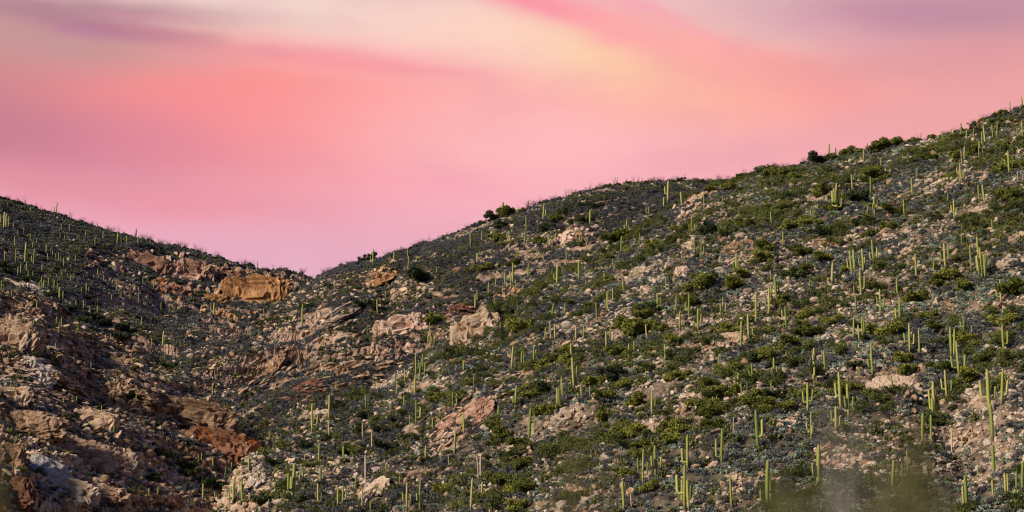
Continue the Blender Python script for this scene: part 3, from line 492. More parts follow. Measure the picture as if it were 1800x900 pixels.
# ---------------------------------------------------------------- leaf clouds
def leaves(n_, blobs, size, r, up=.3, elong=1.6):
    """n_ small leaf blades spread through the shells of several ellipsoid blobs"""
    B = np.array([b[:3] for b in blobs]); Rr = np.array([b[3:6] for b in blobs]); wgt = (Rr.prod(1)) ** .67; wgt /= wgt.sum()
    k = r.choice(len(B), n_, p=wgt); d = r.normal(size=(n_, 3)); d /= np.linalg.norm(d, axis=1)[:, None]
    rad = r.uniform(0, 1, n_) ** .38
    c = B[k] + Rr[k] * d * rad[:, None]
    a = r.normal(size=(n_, 3)) + d * .5 + np.array([0, 0, up]); a /= np.linalg.norm(a, axis=1)[:, None]
    b_ = np.cross(a, r.normal(size=(n_, 3))); b_ /= np.linalg.norm(b_, axis=1)[:, None]
    s = size * r.uniform(.6, 1.5, n_)[:, None]
    V = np.stack([c - b_ * s * .5, c + a * s * elong * .5, c + b_ * s * .5, c - a * s * elong * .5], 1).reshape(-1, 3)
    return V, np.arange(n_ * 4).reshape(-1, 4)
def tube(pts, rad, sides=6, ribs=False):
    """tapered tube through points; returns V, F"""
    pts = np.asarray(pts, float); V = []; m = len(pts)
    t = np.gradient(pts, axis=0); t /= np.linalg.norm(t, axis=1)[:, None]
    ref = np.array([0.31, .95, .02])
    for i in range(m):
        a = np.cross(t[i], ref); a /= np.linalg.norm(a); b_ = np.cross(t[i], a)
        ang = np.linspace(0, 2 * np.pi, sides, endpoint=False)
        rr = rad[i] * (np.where(np.arange(sides) % 2, .84, 1.0) if ribs else np.ones(sides))
        V.append(pts[i] + np.outer(np.cos(ang) * rr, a) + np.outer(np.sin(ang) * rr, b_))
    V = np.concatenate(V); F = []
    for i in range(m - 1):
        for j in range(sides):
            j2 = (j + 1) % sides; F.append([i * sides + j, i * sides + j2, (i + 1) * sides + j2, (i + 1) * sides + j])
    return V, np.array(F)
def join(parts):
    V = []; F = []; o = 0
    for v, f in parts: V.append(v); F.append(f + o); o += len(v)
    return np.concatenate(V), np.concatenate(F)
def twigs(n_, r, h, spread, thick, curve=.15, segs=3, sides=3, base=.06):
    ps = []
    for i in range(n_):
        a = r.uniform(0, 6.283); s = spread * r.uniform(.15, 1); L = h * r.uniform(.65, 1.05)
        b0 = np.array([math.cos(a), math.sin(a), 0]) * base * r.uniform(0, 1)
        pts = [b0 + np.array([math.cos(a) * s * t ** (1 + curve), math.sin(a) * s * t ** (1 + curve), L * t]) + r.normal(size=3) * .03 * h * t for t in np.linspace(0, 1, segs)]
        ps.append(tube(pts, np.linspace(thick, thick * .35, segs), sides))
    return join(ps)
# ---------------------------------------------------------------- scatter (uncountable cover) with geometry nodes
def scatter(name, meshes, pts, scl, rot, idx, tint, label, cat=None):
    me = bpy.data.meshes.new(name); me.vertices.add(len(pts)); me.vertices.foreach_set('co', np.asarray(pts, np.float32).ravel())
    for nm, ty, da, key in (('scl', 'FLOAT_VECTOR', scl, 'vector'), ('rot', 'FLOAT_VECTOR', rot, 'vector'), ('tint', 'FLOAT', tint, 'value')):
        a = me.attributes.new(nm, ty, 'POINT'); a.data.foreach_set(key, np.asarray(da, np.float32).ravel())
    a = me.attributes.new('pick', 'INT', 'POINT'); a.data.foreach_set('value', np.asarray(idx, np.int32))
    o = put(name, me, label=label, kind='stuff', cat=cat)
    g = bpy.data.node_groups.new(name + '_scatter', 'GeometryNodeTree')
    g.interface.new_socket('Geometry', in_out='INPUT', socket_type='NodeSocketGeometry'); g.interface.new_socket('Geometry', in_out='OUTPUT', socket_type='NodeSocketGeometry')
    gi_ = g.nodes.new('NodeGroupInput'); go = g.nodes.new('NodeGroupOutput')
    j = g.nodes.new('GeometryNodeGeometryToInstance')
    for m in reversed(meshes):
        src = bpy.data.objects.new(m.name + '_source', m)
        oi = g.nodes.new('GeometryNodeObjectInfo'); oi.inputs['Object'].default_value = src; oi.transform_space = 'ORIGINAL'
        g.links.new(oi.outputs['Geometry'], j.inputs[0])
    ip = g.nodes.new('GeometryNodeInstanceOnPoints'); g.links.new(gi_.outputs[0], ip.inputs['Points']); g.links.new(j.outputs[0], ip.inputs['Instance'])
    ip.inputs['Pick Instance'].default_value = True
    for nm, ty, sock in (('pick', 'INT', 'Instance Index'), ('scl', 'FLOAT_VECTOR', 'Scale'), ('rot', 'FLOAT_VECTOR', 'Rotation')):
        na = g.nodes.new('GeometryNodeInputNamedAttribute'); na.data_type = ty; na.inputs['Name'].default_value = nm
        s_ = [x for x in na.outputs if x.enabled and x.name == 'Attribute'][0]
        if sock == 'Rotation':
            er = g.nodes.new('FunctionNodeEulerToRotation'); g.links.new(s_, er.inputs[0]); s_ = er.outputs[0]
        g.links.new(s_, ip.inputs[sock])
    g.links.new(ip.outputs[0], go.inputs[0])
    md = o.modifiers.new('scatter', 'NODES'); md.node_group = g
    return o
def sample(L, n_, r, lo=0.5, hi=12, umin=-60, umax=1860, vmax=960):
    """points spread evenly over the part of a hillside the photograph can see (and a margin), with normals"""
    rows = L['row']; ok = (rows >= L['nf'] * lo) & (rows < L['ridx'] + hi)
    F = L['F'][ok]; V = L['V']; a, b_, c, d = (V[F[:, i]] for i in range(4))
    cen = (a + c) / 2; u, v, _ = project(cen); k = (u > umin) & (u < umax) & (v < vmax); F, a, b_, c, d = F[k], a[k], b_[k], c[k], d[k]
    ar = np.linalg.norm(np.cross(c - a, d - b_), axis=1) / 2
    i = r.choice(len(F), n_, p=ar / ar.sum()); s, t = r.uniform(size=(2, n_, 1))
    p = (a[i] * (1 - s) + b_[i] * s) * (1 - t) + (d[i] * (1 - s) + c[i] * s) * t
    nn = np.cross(c[i] - a[i], d[i] - b_[i]); nn /= np.linalg.norm(nn, axis=1)[:, None]; nn[nn[:, 2] < 0] *= -1
    return p, nn, ar.sum()
# ================================================================ labels
LM = [(o[0], o[1], o[7], o[2]) for o in OUT] + [(565, 487, 'the saddle', 8), (885, 372, 'the bushy skyline step', 8), (1340, 300, 'the notch of the skyline', 8), (1785, 185, 'the summit', 10), (98, 378, 'the twin skyline saguaros', 8), (300, 600, 'the gully floor', 12),
      (1730, 300, 'the steep upper shoulder', 12), (1100, 320, 'the flat skyline', 10), (1540, 600, 'the blue-green flat', 10), (1740, 650, 'the shaded brush bank', 10), (940, 690, 'the lone thick saguaro', 6), (1000, 600, 'the paired tall saguaros', 6), (1230, 780, 'the sage hollow', 10), (80, 440, 'the saguaro grove', 10), (740, 487, 'the big dark bush', 8), (1650, 540, 'the stony flat', 10), (1500, 350, 'the dry bank', 8), (1100, 560, 'the green thicket', 10), (400, 575, 'the dark grassy hollow', 10)]
ORD = ['closest', 'second closest', 'third closest', 'fourth closest', 'fifth closest', 'sixth closest', 'seventh closest', 'eighth closest', 'ninth closest', 'tenth closest', 'eleventh closest', 'twelfth closest', 'thirteenth closest', 'fourteenth closest', 'fifteenth closest'] + [t + ' closest' for t in 'sixteenth seventeenth eighteenth nineteenth twentieth twenty-first twenty-second twenty-third twenty-fourth twenty-fifth twenty-sixth twenty-seventh twenty-eighth twenty-ninth thirtieth thirty-first thirty-second thirty-third thirty-fourth thirty-fifth thirty-sixth thirty-seventh thirty-eighth thirty-ninth fortieth'.split()]
def place_words(items):
    """items: list of (u, v, prefix). returns labels, each unique: prefix, rank among alike, side and landmark"""
    keyed = {}
    for i, (u, v, pre) in enumerate(items):
        best = min(LM, key=lambda l: max(0, math.hypot(u - l[0], (v - l[1]) * 1.3) - l[3] * .6)); dx, dy = u - best[0], v - best[1]
        ax, ay = abs(dx), abs(dy) * 1.3
        side = ('above' if dy < 0 else 'below') if ay > 2.2 * ax else (('right of' if dx > 0 else 'left of') if ax > 2.2 * ay else ('up and ' if dy < 0 else 'down and ') + ('right of' if dx > 0 else 'left of'))
        keyed.setdefault((pre, side, best[2]), []).append((math.hypot(dx, dy), i))
    out = [None] * len(items)
    for (pre, side, nm), lst in keyed.items():
        lst.sort()
        for k, (_, i) in enumerate(lst):
            out[i] = f"{pre}, {ORD[min(k, 39)] + ' ' if len(lst) > 1 else ''}{side} {nm}"
    return out
# ================================================================ rock outcrops
BLK = {}
for st, spec in dict(cliff=[(1, .8, 1.15)] * 5, pile=[(1, .85, .8)] * 6, slab=[(1.25, .9, .34)] * 6, boulders=[(1, .85, .75)] * 5).items():
    for tn in set(o[5] for o in OUT if o[6] == st):
        BLK[st, tn] = [rock_mesh(f'block_{st}_{tn}', 50 + 7 * k + len(st), 3, sp, 9 if st != 'boulders' else 7, ROCK[tn], .07, .05 if st in ('cliff', 'slab') else 0) for k, sp in enumerate(spec)]
ICO[5] = ico(5)
def face_mesh(name, seed, mat, ex, ey, ez, m, st, tilt, power):
    """the body of an outcrop: a mass fractured into joints and courses. ex, ey, ez: half axes; m: metres per photograph pixel"""
    V, F = ICO[5 if np.linalg.norm(ex) * np.linalg.norm(ey) / m / m > 900 else 4]; V = V.copy(); V = np.sign(V) * np.abs(V) ** power; V /= np.maximum(1, np.abs(V).max(1))[:, None]
    V *= 1 + .30 * fbm(V * 1.6 + seed * 3.1, 3, seed)[:, None]
    out = V / np.linalg.norm(V, axis=1)[:, None]
    Wd = V @ np.stack([ex, ey, ez]); od = out @ np.stack([ex / np.linalg.norm(ex), ey / np.linalg.norm(ey), ez / np.linalg.norm(ez)]); od /= np.linalg.norm(od, axis=1)[:, None]
    ct, s_ = math.cos(-tilt), math.sin(-tilt); L = np.stack([Wd[:, 0] * ct - Wd[:, 2] * s_, Wd[:, 1], Wd[:, 0] * s_ + Wd[:, 2] * ct], -1) / m      # photograph pixel units along the bedding
    stp = {'cliff': (1, 1, .55), 'slab': (.45, .6, 2.3), 'pile': (1, .8, 1.1), 'boulders': (.8, .8, 1)}[st]; big = {'cliff': 12, 'slab': 12, 'pile': 6.5, 'boulders': 17}[st]
    Lw = L + np.stack([fbm(L / 11 + k * 7, 3, seed + k) for k in range(3)], -1) * 6
    f1, f2, c1 = voro(Lw * np.array(stp) / big, seed); g1, g2, c2 = voro(Lw * np.array(stp) / (big * .36) + 3, seed + 9)
    amp = {'cliff': .55, 'slab': .5, 'pile': .62, 'boulders': .36}[st] * big * m
    disp = amp * (c1 - .5) + amp * .45 * (c2 - .5) - amp * .75 * np.exp(-((f2 - f1) / .07) ** 2) - amp * .28 * np.exp(-((g2 - g1) / .10) ** 2)
    disp += amp * .5 * fbm(L / 7, 3, seed + 21) + amp * .5 * fbm(L / np.array([14, 14, 2.2]) + 4, 3, seed + 31) * (1 if st in ('slab', 'cliff') and tn != 'ochre' else .3)
    me = mesh_np(name, Wd + od * disp[:, None], F, mat)
    a = me.attributes.new('tone', 'FLOAT', 'POINT'); a.data.foreach_set('value', ((c1 - .5) * .35 + (c2 - .5) * .35).astype(np.float32))
    return me
out_items = []
for oi_, (cx, cy, hw, hh, tilt, tn, st, nm, lab) in enumerate(OUT):
    p0, n0, dist = hit_down(cx, cy)
    if not p0: print('no ground for', nm); continue
    m = dist / FPX; r = np.random.RandomState(900 + oi_); ta = R(tilt); c_, s_ = math.cos(ta), math.sin(ta)
    root = put('rock_outcrop', None, label=lab, cat='rock outcrop', loc=p0)
    right, up = np.array([1.0, 0, 0]), np.array([0, -SP, CP]); ex = (right * c_ + up * s_) * hw * m
    nrm = np.array(n0); view = np.array((p0 - CAM).normalized())
    ey0 = -right * s_ + up * c_
    if st == 'cliff': ey = ey0 * hh * m + np.array([0, 1, 0]) * hh * m * .35; ez = -np.array([0, 1, -.25]) * min(hw, hh) * m * .55
    elif st == 'boulders': ey = ey0 * hh * m * .85 + np.array([0, 1, 0]) * hh * m * .6; ez = (-np.array([0, 1, 0]) * .7 + nrm * .5) * min(hw, hh) * m * .6
    else:
        t_ = np.cross(ex, nrm); t_ /= np.linalg.norm(t_); t_ = t_ if t_[1] > 0 else -t_; k_ = min(3.2, 1 / max(.2, abs(t_ @ up))); ex = ex * .85 - nrm * (ex @ nrm) * .5
        ey = t_ * hh * m * k_ * .85; ez = nrm * min(hw, hh) * m * (.30 if st == 'slab' else .22)
    b_ = put('rock_face', face_mesh('rock_face', oi_, ROCK[tn], ex, ey, ez, m, st, ta, {'cliff': .42 if tn == 'ochre' else .55, 'slab': .7, 'pile': .9, 'boulders': .75}[st]), root)
    if st in ('cliff', 'boulders'): b_.location = Vector(-view * hh * m * (.45 if cx < 430 and cy > 560 else .12) + nrm * hh * m * .1)
    n_blk = {'cliff': 30, 'pile': 70, 'slab': 50, 'boulders': 32}[st]; n_blk = int(max(9, min(90, n_blk * (hw * hh / 900) ** .7)))
    for k in range(n_blk):
        for _ in range(20):
            a, b2 = r.uniform(-1, 1, 2)
            if a * a + b2 * b2 < 1: break
        if st in ('cliff', 'boulders'): a, b2 = (a, r.uniform(.8, 1.15) * (-1 if r.uniform() < .35 else 1)) if r.uniform() < .6 else (math.copysign(1, a) * r.uniform(.85, 1.15), b2)
        spread = 1.05 + (.5 * r.uniform() ** 2 if st in ('pile', 'slab') else .25 * r.uniform()); x, y = a * hw * spread, b2 * hh * spread; u, v = cx + x * c_ + y * s_, cy - x * s_ + y * c_
        p, nn, d = hit(u, v)
        if not p or abs(d - dist) > 70: continue
        size = {'cliff': r.uniform(3, 7), 'pile': r.uniform(2.6, 7.5), 'slab': r.uniform(3.5, 9), 'boulders': r.uniform(3, 8)}[st] * m
        o = put('rock_block', BLK[st, tn][r.randint(len(BLK[st, tn]))], root)
        o.location = p - p0 + Vector((0, 0, size * .25)) + (Vector(nrm) * min(hw, hh) * m * .22 * (1 - a * a - b2 * b2) if st in ('pile', 'slab') else Vector((0, 0, 0)))
        o.scale = (size * r.uniform(.8, 1.35), size * r.uniform(.7, 1.1), size * r.uniform(.75, 1.2))
        o.rotation_euler = (r.uniform(-.4, .4), (-ta + r.uniform(-.22, .22)) if st == 'slab' else r.uniform(-.5, .5), r.uniform(-.5, .5) if st == 'slab' else r.uniform(0, 6.28))
# ================================================================ saguaros
seen = []
for (ox, oy, z, txt) in SAG:
    for tok in txt.split():
        x, yb, yt, a = map(float, tok.split(',')); u, vb, vt = ox + x / z, oy + yb / z, oy + yt / z
        if any(abs(u - s[0]) < 3.2 and abs(vt - s[2]) < 9 for s in seen): continue
        seen.append((u, vb, vt, int(a)))
seen.sort(key=lambda s: -(s[1] - s[2]))
def trunk_mesh(k):
    r = np.random.RandomState(k + 60); rad = .040 + .004 * (k % 4)
    zs = np.array([-.06, 0, .08, .2, .38, .55, .72, .86, .94, .975, .993, 1.0]); pr = np.array([.8, .8, .78, .9, 1.05, 1.1, 1.05, .98, .85, .62, .33, .04]) * rad
    wob = np.cumsum(r.normal(0, .0035, (len(zs), 2)), 0)
    V, F = tube(np.c_[wob - wob[1], zs], pr, 20, True); return mesh_np('saguaro_trunk', V, F, M_sag, True)
def arm_mesh(k):
    r = np.random.RandomState(k + 160); rad = .024 + .004 * (k % 3); out = r.uniform(.10, .145); up = r.uniform(.16, .42); th = np.linspace(0, math.pi / 2, 6)
    pts = [(.0, 0, 0)] + [(out - .055 + .055 * math.sin(t), 0, -.02 * (k % 2) + .055 - .055 * math.cos(t)) for t in th] + [(out + .004 * j, 0, .055 + up * j / 5) for j in range(1, 5)]
    top = pts[-1]; pts += [(top[0] + .001, 0, top[2] + rad * .6), (top[0] + .001, 0, top[2] + rad * 1.0), (top[0] + .001, 0, top[2] + rad * 1.15)]
    rr = [rad * .8] + [rad * .85] * 3 + [rad] * (len(pts) - 7) + [rad * .95, rad * .75, rad * .45, .002]
    V, F = tube(pts, rr, 16, True); return mesh_np('saguaro_arm', V, F, M_arm, True)
TR = [trunk_mesh(k) for k in range(8)]; AR = [arm_mesh(k) for k in range(10)]
DEADT = [t.copy() for t in TR[:3]]
for t in DEADT: t.materials[0] = M_dead
rs = np.random.RandomState(5); sagd = []
for (u, vb, vt, a) in seen:
    p, nn, d = hit(u, vb)
    if not p:                                             # stands on the skyline
        p, nn, d = hit_down(u, vb)
    if not p: continue
    hm = (vb - vt) * d / FPX * 1.06
    if vt + 3 < 0: continue
    sagd.append((u, vb, vt, a, p, hm, d))
near300 = sorted(sagd, key=lambda s: -(s[1] - s[2]))[:300]; rest = sorted(sagd, key=lambda s: -(s[1] - s[2]))[300:]
print('saguaros', len(sagd))
items = []
for (u, vb, vt, a, p, hm, d) in near300:
    dead = a == 9; n_a = 0 if dead else a; tall = hm
    size = 'very tall' if tall > 11 else 'tall' if tall > 8 else 'medium' if tall > 5.5 else 'short'
    pre = ('bare dead saguaro stem' if dead else f"{size} armless saguaro" if n_a == 0 else f"{size} saguaro with {['', 'one arm', 'two arms', 'three arms', 'four arms'][n_a]}")
    items.append((u, (vb + vt) / 2, pre))
labs = place_words(items)
def add_saguaro(i, rec, lab):
    u, vb, vt, a, p, hm, d = rec; dead = a == 9
    root = put('saguaro_cactus', None, label=lab, cat='cactus', group='saguaro cacti standing on the hillsides', loc=p)
    root.scale = (hm, hm, hm); root.rotation_euler = (rs.normal(0, .03), rs.normal(0, .035), rs.uniform(0, 6.28))
    thick = .80 * float(np.clip(rs.normal(1.0, .12) * (8.0 / max(hm, 3.5)) ** .35, .75, 1.5)) * (1.35 if d > 800 else 1) * (.7 if dead else 1)
    t = put('trunk', (DEADT if dead else TR)[rs.randint(3 if dead else 8)], root); t.scale = (thick, thick, 1)
    if dead: return
    if a == 1: angs = [rs.choice([0, math.pi]) + rs.normal(0, .5)]
    elif a == 2: angs = [rs.normal(0, .45), math.pi + rs.normal(0, .45)]
    elif a >= 3: angs = [k * 2 * math.pi / a + rs.normal(0, .3) for k in range(a)]
    else: angs = []
    for an in angs:
        o = put('arm', AR[rs.randint(10)], root); o.location = (0, 0, rs.uniform(.24, .44) if a < 3 else rs.uniform(.18, .34)); o.rotation_euler = (0, 0, an - root.rotation_euler.z)
        k = rs.uniform(.85, 1.15); o.scale = (k * 1.05, k * 1.1, k * (1.2 if a >= 3 else 1.0))
for i, rec in enumerate(near300): add_saguaro(i, rec, labs[i])
parts = []
for (u, vb, vt, a, p, hm, d) in rest:
    zs = np.array([-.05, .1, .4, .75, .95, 1.0]); pr = np.array([.034, .036, .046, .044, .03, .004]) * hm * rs.uniform(1.1, 1.5)
    V, F = tube(np.c_[np.zeros(6) + rs.normal(0, .004, 6) * hm, np.zeros(6), zs * hm], pr, 7); parts.append((V + np.array(p), F))
if parts:
    V, F = join(parts); m_small = leaf_mat('far_saguaro_skin', (.17, .20, .06), (.27, .28, .10), noise_scale=.08); put('saguaro_growth', mesh_np('saguaro_growth', V, F, m_small, True), label='small distant saguaros dotted over the far slopes', kind='stuff', cat='cactus')
# ================================================================ green trees
def crown_mesh(k, n_=2200, mat=M_pv, name='tree_crown'):
    r = np.random.RandomState(300 + k); nb = r.randint(6, 11)
    blobs = [(0, 0, .55, .5, .5, .33)]
    for j in range(nb):
        a = r.uniform(0, 6.28); q = r.uniform(.3, .95); s = r.uniform(.16, .42); blobs.append((math.cos(a) * q, math.sin(a) * q, r.uniform(.25, .95), s * 1.05, s * 1.05, s * .75))
    V, F = leaves(n_, blobs, .075, r, .5, 2.2)
    tw = [ ]
    for j in range(34):
        b_ = blobs[r.randint(len(blobs))]; d = r.normal(size=3) * np.array([.5, .5, .4]); e = np.array(b_[:3]) + d * np.array(b_[3:6]) * 1.9
        tw.append(tube([np.array(b_[:3]), (np.array(b_[:3]) + e) / 2 + r.normal(size=3) * .03, e], [.014, .009, .004], 3))
    V2, F2 = join(tw); V, F = join([(V, F), (V2, F2)])
    return mesh_np(name, V, F, mat)
def stem_mesh(k):
    r = np.random.RandomState(500 + k); ps = []
    for j in range(5):
        a = j * 1.26 + r.uniform(-.4, .4); q = r.uniform(.35, .6); e = np.array([math.cos(a) * q, math.sin(a) * q, r.uniform(.5, .75)])
        ps.append(tube([np.array([0, 0, -.2]), np.array([e[0] * .25, e[1] * .25, .15]), e * np.array([.7, .7, .65]), e], [.06, .045, .028, .012], 5))
    return mesh_np('tree_trunk', *join(ps), M_bark, True)
CR = [crown_mesh(k) for k in range(9)]; ST = [stem_mesh(k) for k in range(4)]
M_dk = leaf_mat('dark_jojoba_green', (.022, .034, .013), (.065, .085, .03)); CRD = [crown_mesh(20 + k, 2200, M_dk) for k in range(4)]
tl = []
for (ox, oy, z, txt) in TREES:
    for tok in txt.split():
        x, y, rr = map(float, tok.split(',')); u, v, q = ox + x / z, oy + y / z, rr / z
        if any(math.hypot(u - s[0], v - s[1]) < .6 * min(q, s[2]) + 3 for s in tl): continue
        tl.append((u, v, q))
SKYT = "1360,300,9 1385,295,11 1415,283,8 1440,278,13 1462,270,8 1490,265,12 1510,262,11 1535,258,10 1560,252,12 1585,248,10 1610,244,10 1640,238,11 1665,238,8 1690,228,8 1728,203,9 1760,190,9 850,388,9 872,380,12 892,376,12 915,368,8 1068,322,8 1086,320,5 1105,317,6 1135,314,7 1160,314,6 1178,313,7 1197,313,8 1230,318,10 1255,318,8 1278,316,8 1,349,6 30,352,5 440,456,9 470,459,7 420,454,6 383,451,6 300,434,6 272,427,5 210,413,5 655,450,10 632,459,7 690,440,6 610,468,5"
for tok in SKYT.split():
    u, v, q = map(float, tok.split(','))
    if not any(math.hypot(u - s[0], v - s[1]) < 6 for s in tl): tl.append((u, v, q))
SKYSET = set(tuple(map(float, t.split(','))) for t in SKYT.split())
tr_rec = []; rt = np.random.RandomState(8)
for (u, v, q) in tl:
    p, nn, d = hit_down(u, v + q * .62)
    if not p: continue
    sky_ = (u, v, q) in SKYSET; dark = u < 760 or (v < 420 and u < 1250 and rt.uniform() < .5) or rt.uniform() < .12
    s = q * d / FPX * (1.42 if not sky_ else .92); tr_rec.append((u, v, q, p, s, dark))
labs = place_words([(u, v, ('large ' if q > 16 else 'small ' if q < 10 else '') + ('dark green bush' if dark else 'olive green palo verde tree')) for (u, v, q, p, s, dark) in tr_rec])
print('trees', len(tr_rec))
for (u, v, q, p, s, dark), lab in zip(tr_rec, labs):
    root = put('desert_bush' if dark else 'palo_verde_tree', None, label=lab, cat='bush' if dark else 'tree', group='dark bushes on the slopes' if dark else 'green palo verde trees on the slopes', loc=p)
    root.scale = (s * rt.uniform(1.05, 1.25), s * 1.05, s * rt.uniform(.9, 1.15)); root.rotation_euler = (0, 0, rt.uniform(0, 6.28))
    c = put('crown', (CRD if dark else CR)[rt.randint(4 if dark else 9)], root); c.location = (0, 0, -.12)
    put('trunk', ST[rt.randint(4)], root)
# ================================================================ ground cover and stones
SR = [rock_mesh(f'scree_{k}', 10 + k, 1 if k < 5 else 2, (1, rnd.uniform(.6, .95), rnd.uniform(.45, .8)), 6, M_scree, .05) for k in range(9)]
BR = [rock_mesh(f'boulder_{k}', 40 + k, 3, (1, rnd.uniform(.7, 1), rnd.uniform(.55, .9)), 10, M_boulder, .06) for k in range(9)]
def hemi(k, n_, mat, size, hgt=.8, name='shrub', tw=10, elong=1.6):
    r = np.random.RandomState(700 + k); bl = [(0, 0, .25, .75, .75, hgt * .6)] + [(r.uniform(-.55, .55), r.uniform(-.55, .55), r.uniform(.15, .55) * hgt, .38, .38, .3) for j in range(4)]
    V, F = leaves(n_, bl, size, r, .5, elong); V2, F2 = twigs(tw, r, hgt * 1.05, .8, .02); return mesh_np(name, *join([(V, F), (V2, F2)]), mat)
BB = [hemi(k, 120, M_bb, .27, .75, 'brittlebush', 3, 1.3) for k in range(5)]
GS = [hemi(10 + k, 120, M_gs, .15, .95, 'grey_shrub', 22, 2.6) for k in range(5)]
OL = [hemi(20 + k, 130, M_ol, .19, .9, 'olive_shrub', 10, 2.0) for k in range(4)]
BB1 = [hemi(30 + k, 220, M_bb1, .15, .75, 'brittlebush', 6, 1.3) for k in range(4)]
GS1 = [hemi(40 + k, 200, M_gs1, .085, .95, 'grey_shrub', 34, 3.0) for k in range(4)]
SPEC = {  # stones, brittlebush, grey shrub, olive: numbers; size factor
    'near_hill': (130000, 44000, 28000, 20000, 1.0), 'middle_hill': (74000, 9000, 66000, 18000, 1.2),
    'far_hill': (24000, 12000, 52000, 13000, 1.35), 'near_spur': (24000, 5000, 9000, 3500, 1.1)}
acc = {k: [] for k in ('rock', 'bb', 'gs', 'ol')}; rg = np.random.RandomState(77)
for L in LAYERS:
    nr, nb_, ng, no, sf = SPEC[L['name']]
    for key, n_, lo_s, hi_s in (('rock', nr, .22, .85), ('bb', nb_, .45, 1.15), ('gs', ng, .5, 1.5), ('ol', no, .5, 1.7)):
        p, nn, area = sample(L, int(n_ * 1.6), rg)
        f = fbm(p / 22, 3, 61); g_ = fbm(p / 9, 3, 71); u, v, dep = project(p)
        if key == 'rock': w_ = np.clip(.55 + 1.5 * f + .8 * g_, .06, 1)
        elif key == 'bb': w_ = np.clip(.5 - 1.3 * f + .6 * g_, .03, 1) * (np.clip((u - 500) / 900, .15, 1) if L['name'] == 'near_hill' else 1)
        elif key == 'gs': w_ = np.clip(.55 - .9 * f - .8 * g_, .08, 1)
        else: w_ = np.clip(.4 + 1.4 * fbm(p / 30, 2, 91), .02, 1)
        w_ = w_ * np.clip((nn[:, 2] - (.66 if key != 'rock' else .5)) / .18, 0, 1); k = rg.uniform(size=len(p)) < w_; p, nn, u, v, dep, f = p[k], nn[k], u[k], v[k], dep[k], f[k]
        m_ = len(p); base = rg.uniform(0, 1, m_)
        s = (lo_s + (hi_s - lo_s) * base ** (3.2 if key == 'rock' else 1.4)) * sf
        if key == 'rock': big = rg.uniform(size=m_) < .012; s[big] *= rg.uniform(1.3, 2.4, big.sum())
        acc[key].append(np.c_[p, nn, s, u, v, dep])
    print(L['name'], int(area))
# coarser brown broken rock on the spur and the gully flank of the middle hill
M_rub = rock_mat('rubble_stone', ((.13, .075, .04), (.36, .235, .14), (.62, .46, .31)), scale=1.2, inst=True, shade=.7, strata=.3)
RB = [rock_mesh(f'rubble_{k}', 140 + k, 2, (1.3, .95, rnd.uniform(.45, .8)), 9, M_rub, .08) for k in range(7)]
acc['rub'] = []
for L, n_, lo_s, hi_s in ((LAYERS[3], 15000, .4, 1.5), (LAYERS[1], 14000, .5, 1.8), (LAYERS[2], 5000, .6, 2.0), (LAYERS[0], 9000, .4, 1.3)):
    p, nn, area = sample(L, n_, rg); u, v, dep = project(p); f = fbm(p / 26, 3, 161)
    w_ = np.clip(.35 + 2.2 * f, 0, 1)
    if L['name'] == 'middle_hill': w_ = w_ * np.clip((900 - u) / 250, .12, 1) * np.clip((v - 430) / 60, .1, 1)
    if L['name'] == 'far_hill': w_ = w_ * np.clip((v - 440) / 30, .05, 1) * np.clip((u - 60) / 120, .1, 1)
    if L['name'] == 'near_spur': w_ = np.clip(.6 + 2 * f, 0, 1)
    k = rg.uniform(size=len(p)) < w_; m_ = k.sum(); s = lo_s + (hi_s - lo_s) * rg.uniform(0, 1, m_) ** 2.6
    acc['rub'].append(np.c_[p[k], nn[k], s, u[k], v[k], dep[k]])
CRI = [crown_mesh(k, 700, M_pvi, 'thicket_crown') for k in range(40, 46)]
acc['th'] = []
for L, n_, lo_s, hi_s in ((LAYERS[0], 8500, 1.0, 3.0), (LAYERS[1], 2600, 1.2, 2.8), (LAYERS[2], 900, 1.2, 2.6), (LAYERS[3], 700, 1.0, 2.0)):
    p, nn, area = sample(L, n_, rg); u, v, dep = project(p); f = fbm(p / 24, 3, 261)
    w_ = np.clip(.12 + .12 * (v > 470) + 2.4 * f, 0, 1) * (np.clip((u - 560) / 500, .15, 1) if L['name'] == 'near_hill' else np.clip((u - 600) / 500, .15, 1) if L['name'] == 'middle_hill' else .5)
    w_ = w_ * np.clip((nn[:, 2] - .62) / .2, 0, 1); k = rg.uniform(size=len(p)) < w_; m_ = k.sum(); s = lo_s + (hi_s - lo_s) * rg.uniform(0, 1, m_) ** 1.5
    acc['th'].append(np.c_[p[k], nn[k], s, u[k], v[k], dep[k]])
NAMES = {'th': ('green_thicket', CRI, 'smaller green palo verde brush filling the slopes between the trees'), 'rub': ('rubble', RB, 'coarse brown broken rock strewn over the spur and the gully flank'), 'rock': ('scree', SR, 'loose pale stones lying among the brush on the slopes'), 'bb': ('brittlebush_cover', BB, 'low blue-green brittlebush covering the slopes'),
         'gs': ('grey_scrub', GS, 'dull purple-grey twiggy scrub covering the slopes'), 'ol': ('olive_scrub', OL, 'patchy olive scrub on the slopes')}
SING = {'rock': ('boulder', BR, 'boulder', 300), 'bb': ('brittlebush', BB1, 'bush', 220), 'gs': ('grey_shrub', GS1, 'shrub', 260)}
